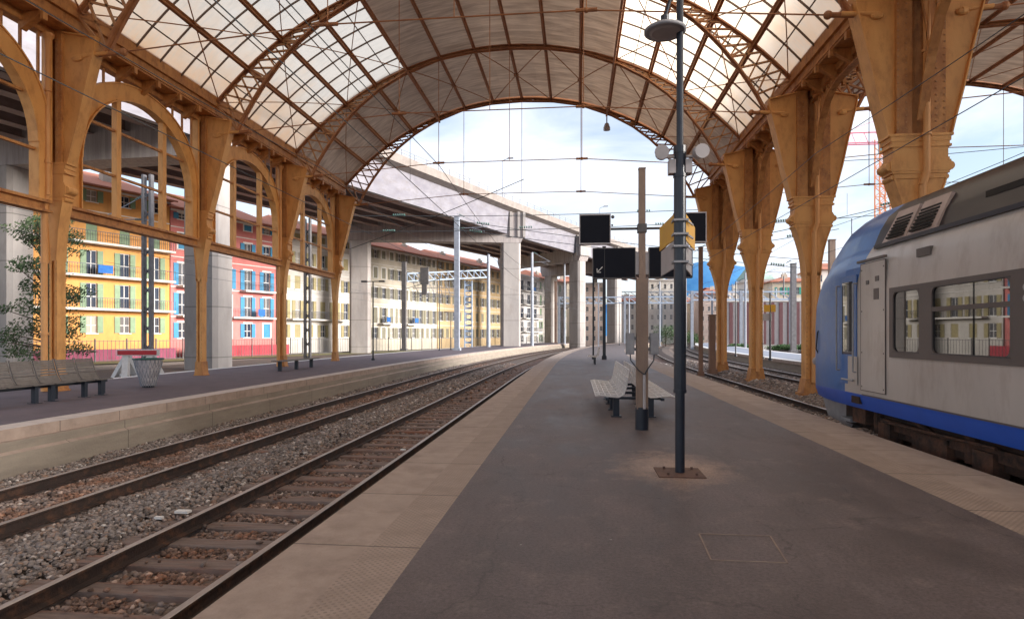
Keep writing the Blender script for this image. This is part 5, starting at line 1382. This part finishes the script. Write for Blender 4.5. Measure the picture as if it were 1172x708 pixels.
    # underframe and bogie
    b = MB(); b.box(TX-1.05, TX+1.05, -15, 12.6, -.1, .34); b.box(TX-1.2, TX+1.2, -3, 3.5, -.35, .2); P(b, 'underframe', M['under'])
    for yc in (9.6, -8.5):
        bo = empty('bogie', (TX, yc, 0)); bo.parent = root; bo.matrix_parent_inverse = inv
        for dy in (-1.25, 1.25):
            for s in (-1, 1):
                b = MB(); n = 24
                c0 = Vector((s*.70, dy, 0)); vs = []
                b.tube((s*.66, dy, -.05), (s*.78, dy, -.05), .45, 24); b.tube((s*.62, dy, -.05), (s*.66, dy, -.05), .48, 24); b.tube((s*.78, dy, -.05), (s*1.02, dy, -.05), .13, 12)
                b.build('wheel', M['under2'], bo)
        for s in (-1, 1):
            b = MB(); b.box(s*.98, s*1.12, -1.9, 1.9, .02, .18); b.box(s*.95, s*1.15, -.45, .45, -.15, .12)
            for dy in (-1.25, 1.25): b.box(s*.98, s*1.18, dy-.2, dy+.2, -.18, .12); b.tube((s*1.08, dy+.35, -.1), (s*1.08, dy+.35, .3), .09, 10)
            b.tube((s*1.1, -.2, .1), (s*1.1, .6, .3), .04, 8)
            b.build('bogie_frame', M['under2'], bo)
    for (y, w_, h_) in ((11.6, .25, .28), (7.2, .3, .35), (6.3, .45, .3), (5.2, .6, .4), (4.2, .3, .3)): b = MB(); b.box(TX-1.25, TX-.95, y-w_, y+w_, .3-h_, .3); P(b, 'equipment_box', M['under2'])
    b = MB(); b.prism_x([(12.0, .3), (13.9, .3), (13.6, -.1), (12.5, -.2)][::-1], TX-1.0, TX+1.0); b.box(TX-1.25, TX-.85, 11.95, 12.35, -.02, .04); P(b, 'snowplough', M['greypaint'])
    b = MB(); b.tube((TX-1.24, 8.0, .22), (TX-1.24, 10.8, .16), .02, 6); b.tube((TX-1.24, 5.4, .1), (TX-1.24, 7.4, .24), .025, 6); P(b, 'brake_pipe', M['under2'])
train()

# ------------------------------------------------------------------ platform furniture
# tall black post
def black_post():
    x, y = 1.19, 7.25; r = empty('lamp_post', (x, y, 0), label='tall black lamp post with dish lamp, loudspeakers and yellow plates in the foreground', cat='lamp post')
    b = MB(); b.box(-.27, .25, -.25, .25, 0, .012); b.build('base_plate', M['baseplate'], r)
    b = MB()
    for sx in (-1, 1):
        for sy in (-1, 1): b.tube((sx*.16, sy*.16, .012), (sx*.16, sy*.16, .04), .015, 6)
    b.build('anchor_bolt', M['baseplate'], r)
    b = MB(); b.tube((0,0,.01), (0,0,.95), .055, 16); b.tube((0,0,.95), (0,0,3.75), .070, 16); b.tube((0,0,.93), (0,0,.97), .075, 16); b.tube((0,0,1.35), (0,0,1.37), .074, 16)
    b.tube((0,0,3.75), (0,0,6.1), .040, 12); b.tube((0,0,3.70), (0,0,3.78), .075, 16); b.tube((0,0,3.42), (0,0,3.46), .078, 16); b.build('shaft', M['blackpaint'], r)
    b = MB(); b.path([(0,0,5.72), (-.07,0,5.60), (-.13,0,5.42), (-.17,0,5.27)], .02, 8); b.tube((-.17,0,5.20), (-.17,0,5.30), .05, 10); b.build('lamp_arm', M['blackpaint'], r)
    b = MB(); b.lathe([(.0,.0), (.22,.0), (.24,.01), (.24,.035), (.20,.06), (.08,.085), (0,.09)], (-.17, 0, 5.10), 24); b.build('lamp_dish', M['greypaint'], r, smooth=True)
    b = MB(); b.lathe([(0,-.012), (.15,-.012), (.18,.0), (.18,.005), (0,.005)], (-.17, 0, 5.10), 24); b.build('lamp_glass', M['lightgrey'], r)
    for s, w_ in ((-1, .20), (1, .20)):
        b = MB(); b.sphere((s*.21, -.02, 3.70), .078, 14, 8, (1, 1.1, 1)); b.tube((s*.21, -.02, 3.69), (s*.225, -.15, 3.68), .055, 14, .082); b.tube((0, 0, 3.66), (s*.22, 0, 3.66), .018, 8); b.build('loudspeaker', M['lightgrey'], r, smooth=False)
        b = MB(); b.box(s*.055, s*.13, -.06, .07, 3.46, 3.62); b.build('junction_box', M['lightgrey'], r)
    # two pairs of plates in a V, swept back from the post
    def plate(s, z0, z1, m, dx, dy):
        b = MB(); p = Vector((s*.06, 0, 0)); q = Vector((s*dx, dy, 0)); d = (q-p).normalized(); n_ = Vector((-d.y, d.x, 0))*.008
        b.add([p-n_+Vector((0,0,z0)), q-n_+Vector((0,0,z0)), q+n_+Vector((0,0,z0)), p+n_+Vector((0,0,z0)), p-n_+Vector((0,0,z1)), q-n_+Vector((0,0,z1)), q+n_+Vector((0,0,z1)), p+n_+Vector((0,0,z1))],
              [(0,1,2,3),(7,6,5,4),(0,4,5,1),(1,5,6,2),(2,6,7,3),(3,7,4,0)]); return b
    plate(-1, 2.70, 3.00, 0, .10, .95).build('yellow_plate', M['yellow'], r); plate(1, 2.70, 3.00, 0, .34, .95).build('yellow_plate', M['yellow'], r)
    plate(-1, 2.37, 2.69, 0, .08, .95).build('pale_plate', M['lightgrey'], r); plate(1, 2.37, 2.69, 0, .30, .95).build('pale_plate', M['lightgrey'], r)
    b = MB()
    for z in (2.76, 2.92, 2.44, 2.62): b.box(-.085, .085, -.085, .085, z-.012, z+.012); b.bar((.08, .0, z), (.2, .30, z), .02, .02); b.bar((-.08, .0, z), (-.05, .30, z), .02, .02)
    b.build('clamp', M['greypaint'], r)
black_post()
def concrete_post():
    x, y = 1.10, 10.54; r = empty('sign_post', (x, y, 0), label='brown concrete post with four dark display screens behind the black lamp post', cat='sign post')
    b = MB(); b.box(-.095, .095, -.085, .085, .35, 2.55); b.box(-.055, .055, -.055, .055, 2.55, 4.40); b.box(-.06, .06, -.06, .06, 4.40, 4.42); b.build('shaft', M['postconc'], r)
    b = MB(); b.tube((0,0,0), (0,0,.38), .112, 20); b.build('base_collar', M['blackpaint'], r)
    b = MB(); b.tube((.03,-.11,.36), (.03,-.11,.93), .026, 10); b.build('conduit', M['lightgrey'], r)
    for s in (-1, 1):
        b = MB(); b.box(s*.13, s*.27, -.06, .06, 1.27, 1.63); b.box(s*.14, s*.26, -.075, -.06, 1.29, 1.61); b.box(s*.09, s*.13, -.02, .02, 1.33, 1.38); b.box(s*.09, s*.13, -.02, .02, 1.52, 1.57); b.build('junction_box', M['greypaint'], r)
        b = MB(); b.path([(s*.2, -.04, 1.27), (s*.19, -.05, 1.17), (s*.08, -.1, 1.02), (.03, -.11, .93)], .010, 6); b.build('cable', M['blackpaint'], r)
        # lower wide screens
        b = MB(); cx = s*.47; b.box(cx-.35, cx+.35, -.05, .07, 2.57, 3.06); so_ = b.build('lower_screen', M['screen'], r)
        b = MB()
        for (a, c, d, e) in ((cx-.36, cx+.36, 3.06, 3.075), (cx-.36, cx+.36, 2.555, 2.57)): b.box(a, c, -.055, .072, d, e)
        for xx in (cx-.36, cx+.35): b.box(xx, xx+.01, -.055, .072, 2.57, 3.06)
        b.box(cx-.16, cx-.155, -.053, -.05, 2.57, 3.06)
        b.build('screen_rim', M['mastdark'], so_)
        b = MB(); b.box(s*.05, s*.12, -.04, .05, 2.62, 3.0); b.build('bracket', M['lightgrey'], r)
        # upper square screens
        cx = s*.79; b = MB(); b.box(cx-.25, cx+.25, -.05, .07, 3.16, 3.63); so_ = b.build('upper_screen', M['screen'], r)
        b = MB()
        for (a, c, d, e) in ((cx-.265, cx+.265, 3.63, 3.65), (cx-.265, cx+.265, 3.14, 3.16)): b.box(a, c, -.06, .08, d, e)
        for xx in (cx-.265, cx+.25): b.box(xx, xx+.015, -.06, .08, 3.16, 3.63)
        b.build('screen_rim', M['lightgrey'], so_)
        if s < 0:   # white arrow pointing down left on the lower left screen
            b = MB(); ax, az = -.47-.285, 2.66
            b.bar((ax+.09, -.056, az+.09), (ax, -.056, az), .012, .016, (0,1,0)); b.bar((ax-.005, -.056, az), (ax+.065, -.056, az), .012, .016, (0,1,0)); b.bar((ax, -.056, az-.005), (ax, -.056, az+.065), .012, .016, (0,1,0))
            b.build('arrow', M['white'], r)
            b = MB(); b.sphere((cx+.30, -.03, 3.60), .03, 8, 6); b.sphere((cx+.29, -.03, 3.46), .018, 8, 6); b.build('camera_eye', M['mastdark'], r)
    b = MB(); b.tube((-.55, 0, 3.40), (.55, 0, 3.40), .022, 8); b.box(-.075, .075, -.075, .075, 3.33, 3.47); b.build('crossbar', M['mastdark'], r)
concrete_post()

# back-to-back wire bench
def bench_shell(b, x0, y0, y1, s, wire=True):
    """one curved seat from y0 to y1, sitter looks to -x*s... profile in x,z"""
    prof = [(-.50, .43), (-.42, .445), (-.2, .42), (-.06, .41), (.03, .46), (.08, .60), (.11, .78), (.14, .93)]
    P_ = [(x0+s*px, pz) for px, pz in prof]
    n = 6
    for i in range(n+1):
        yy = y0+(y1-y0)*i/n
        for a, c in zip(P_[:-1], P_[1:]): b.bar((a[0], yy, a[1]), (c[0], yy, c[1]), .012, .012)
    # cross wires along y
    tot = []
    for a, c in zip(P_[:-1], P_[1:]):
        L_ = math.hypot(c[0]-a[0], c[1]-a[1]); m_ = max(1, int(L_/.085))
        for j in range(m_): tot.append((a[0]+(c[0]-a[0])*j/m_, a[1]+(c[1]-a[1])*j/m_))
    tot.append(P_[-1])
    for (x, z) in tot: b.bar((x, y0, z), (x, y1, z), .012, .012)
    for a, c in zip(P_[:-1], P_[1:]):
        for yy in (y0, y1): b.tube((a[0], yy, a[1]), (c[0], yy, c[1]), .016, 6)
def central_bench():
    x, y = 1.10, 11.8; r = empty('wire_bench', (x, y, 0), label='back-to-back white wire bench behind the brown concrete post', cat='bench')
    for s in (-1, 1):      # s=+1 sitter faces -x
        for k in range(7):
            b = MB(); bench_shell(b, s*(-.24), k*.58+.02, k*.58+.54, s); b.build('seat', M['seatmetal'], r)
        b = MB(); b.box(s*-.55, s*-.49, 0, 4.05, .35, .40); b.build('seat_beam', M['blackpaint'], r)
    for yy in (.35, 1.45, 2.6, 3.7):
        for s in (-1, 1):
            b = MB(); b.box(s*.33-.06, s*.33+.06, yy-.06, yy+.06, .02, .39); b.box(s*.33-.10, s*.33+.10, yy-.09, yy+.09, 0, .02); b.build('leg', M['blackpaint'], r)
        b = MB(); b.box(-.5, .5, yy-.03, yy+.03, .34, .39); b.build('cross_beam', M['blackpaint'], r)
central_bench()
# a second one, far behind
b = MB()
r = empty('wire_bench', (1.3, 33.0, 0), label='distant wire bench between the black posts and the near bench', cat='bench')
bench_shell(b, -.2, 0, 2.2, 1); b.build('seat', M['seatmetal'], r); b = MB(); b.box(-.35, -.27, .3, .38, 0, .4); b.box(-.35, -.27, 1.8, 1.88, 0, .4); b.build('leg', M['blackpaint'], r)

def left_bench():
    x, y = -12.72, 12.2; r = empty('slatted_bench', (x, y, 0), label='row of five grey slatted seats with black legs on the left platform', cat='bench')
    prof = [(.30, .43), (.22, .445), (.05, .42), (-.10, .44), (-.19, .58), (-.26, .78), (-.32, 1.0)]
    for k in range(6):
        b = MB(); y0, y1 = -.62+k*.62, -.62+k*.62+.56
        # slatted shell: slats along y
        pts = []
        for a, c in zip(prof[:-1], prof[1:]):
            L_ = math.hypot(c[0]-a[0], c[1]-a[1]); m_ = max(1, int(L_/.055))
            for j in range(m_): pts.append((a[0]+(c[0]-a[0])*j/m_, a[1]+(c[1]-a[1])*j/m_, math.atan2(c[1]-a[1], c[0]-a[0])))
        for (px, pz, an) in pts:
            d = Vector((math.cos(an), 0, math.sin(an)))*.025; n_ = Vector((-math.sin(an), 0, math.cos(an)))*.006; p = Vector((px, 0, pz))
            v8 = [p-d-n_, p+d-n_, p+d+n_, p-d+n_]
            b.add([(v.x, y0, v.z) for v in v8]+[(v.x, y1, v.z) for v in v8], [(0,1,2,3),(7,6,5,4),(0,4,5,1),(1,5,6,2),(2,6,7,3),(3,7,4,0)])
        for yy in (y0, y1):
            for a, c in zip(prof[:-1], prof[1:]): b.bar((a[0], yy, a[1]), (c[0], yy, c[1]), .02, .025)
        b.build('seat', M['seatgrey'], r)
    b = MB(); b.box(-.06, .02, -.7, 3.2, .33, .40); b.build('seat_beam', M['blackpaint'], r)
    for yy in (-.3, .85, 1.3, 2.3, 2.85):
        for s in ((.12,) if yy in (.85, 2.3) else (.12,)):
            b = MB(); b.box(s-.05, s+.05, yy-.05, yy+.05, 0, .40); b.box(s-.1, s+.1, yy-.1, yy+.1, 0, .012); b.build('leg', M['blackpaint'], r)
    for yy in (-.3, 1.3, 2.85):
        b = MB(); b.box(-.28, -.20, yy+.5-.04, yy+.5+.04, 0, .40); b.build('leg', M['blackpaint'], r)
left_bench()
# flat small bench
r = empty('flat_bench', (-13.0, 25.4, 0), label='small flat dark bench without a back at the third left column', cat='bench'); b = MB()
for k in range(6): b.box(-.25+k*.09, -.18+k*.09, 0, 3.9, .42, .46)
b.build('seat', M['seatgrey'], r)
for yy in (.3, 1.9, 3.5):
    b = MB(); b.box(-.06, .08, yy-.06, yy+.06, 0, .42); b.build('leg', M['blackpaint'], r)
# litter basket
def basket():
    r = empty('litter_basket', (-13.0, 17.4, 0), label='tapering wire litter basket with a clear bag on the left platform', cat='litter bin')
    prof = [(.20, .03), (.26, .3), (.34, .6), (.40, .86)]; b = MB(); n = 20
    for i in range(n):
        t = 2*PI*i/n
        for (r0, z0), (r1, z1) in zip(prof[:-1], prof[1:]): b.bar((r0*math.cos(t), r0*math.sin(t), z0), (r1*math.cos(t+.18), r1*math.sin(t+.18), z1), .012, .012); b.bar((r0*math.cos(t), r0*math.sin(t), z0), (r1*math.cos(t-.18), r1*math.sin(t-.18), z1), .012, .012)
    b.build('basket', M['mastgrey'], r)
    b = MB(); b.lathe([(.18,.06), (.23,.3), (.31,.6), (.37,.86), (.33,.84)], (0,0,0), 14, cap=False)
    rr = random.Random(2); b.v = [(x+rr.uniform(-.02, .02), y+rr.uniform(-.02, .02), z) for x, y, z in b.v]; b.build('bag', M['bag'], r)
    b = MB(); N = 20
    for i in range(N):
        t, u_ = 2*PI*i/N, 2*PI*(i+1)/N; b.tube((.41*math.cos(t), .41*math.sin(t), .87), (.41*math.cos(u_), .41*math.sin(u_), .87), .022, 6)
    b.build('rim', M['teal'], r)
    b = MB(); b.tube((0,0,0), (0,0,.06), .17, 14); b.build('foot', M['blackpaint'], r)
basket()
# buffer stop
def buffer_stop():
    Y = 30.0; x = xat(147, Y)+.6; r = empty('buffer_stop', (x, Y, -.78), .15, label='white concrete buffer stop with a red beam behind the left platform', cat='buffer stop')
    b = MB(); b.box(-1.05, 1.05, -.18, .02, 1.28, 1.62); b.build('beam', M['white'], r)
    b = MB(); b.box(-1.0, 1.0, -.20, -.18, 1.33, 1.56); b.build('red_face', M['red'], r)
    for s in (-1, 1):
        b = MB(); b.prism_x([(-.15, 1.28), (.15, 1.28), (1.3, .0), (.85, .0), (.0, .95), (-.0, .0), (-.25, .0)], s*.62-.16, s*.62+.16); b.bar((s*.62, .0, 1.26), (s*.62-.95, .5, .06), .26, .24); b.bar((s*.62-.5, .3, .25), (s*.62, .1, .25), .12, .12); b.build('leg', M['white'], r)
    b = MB(); b.box(-1.1, 1.1, -.4, 1.5, -.15, .05); b.build('footing', M['w_grey'], r)
buffer_stop()
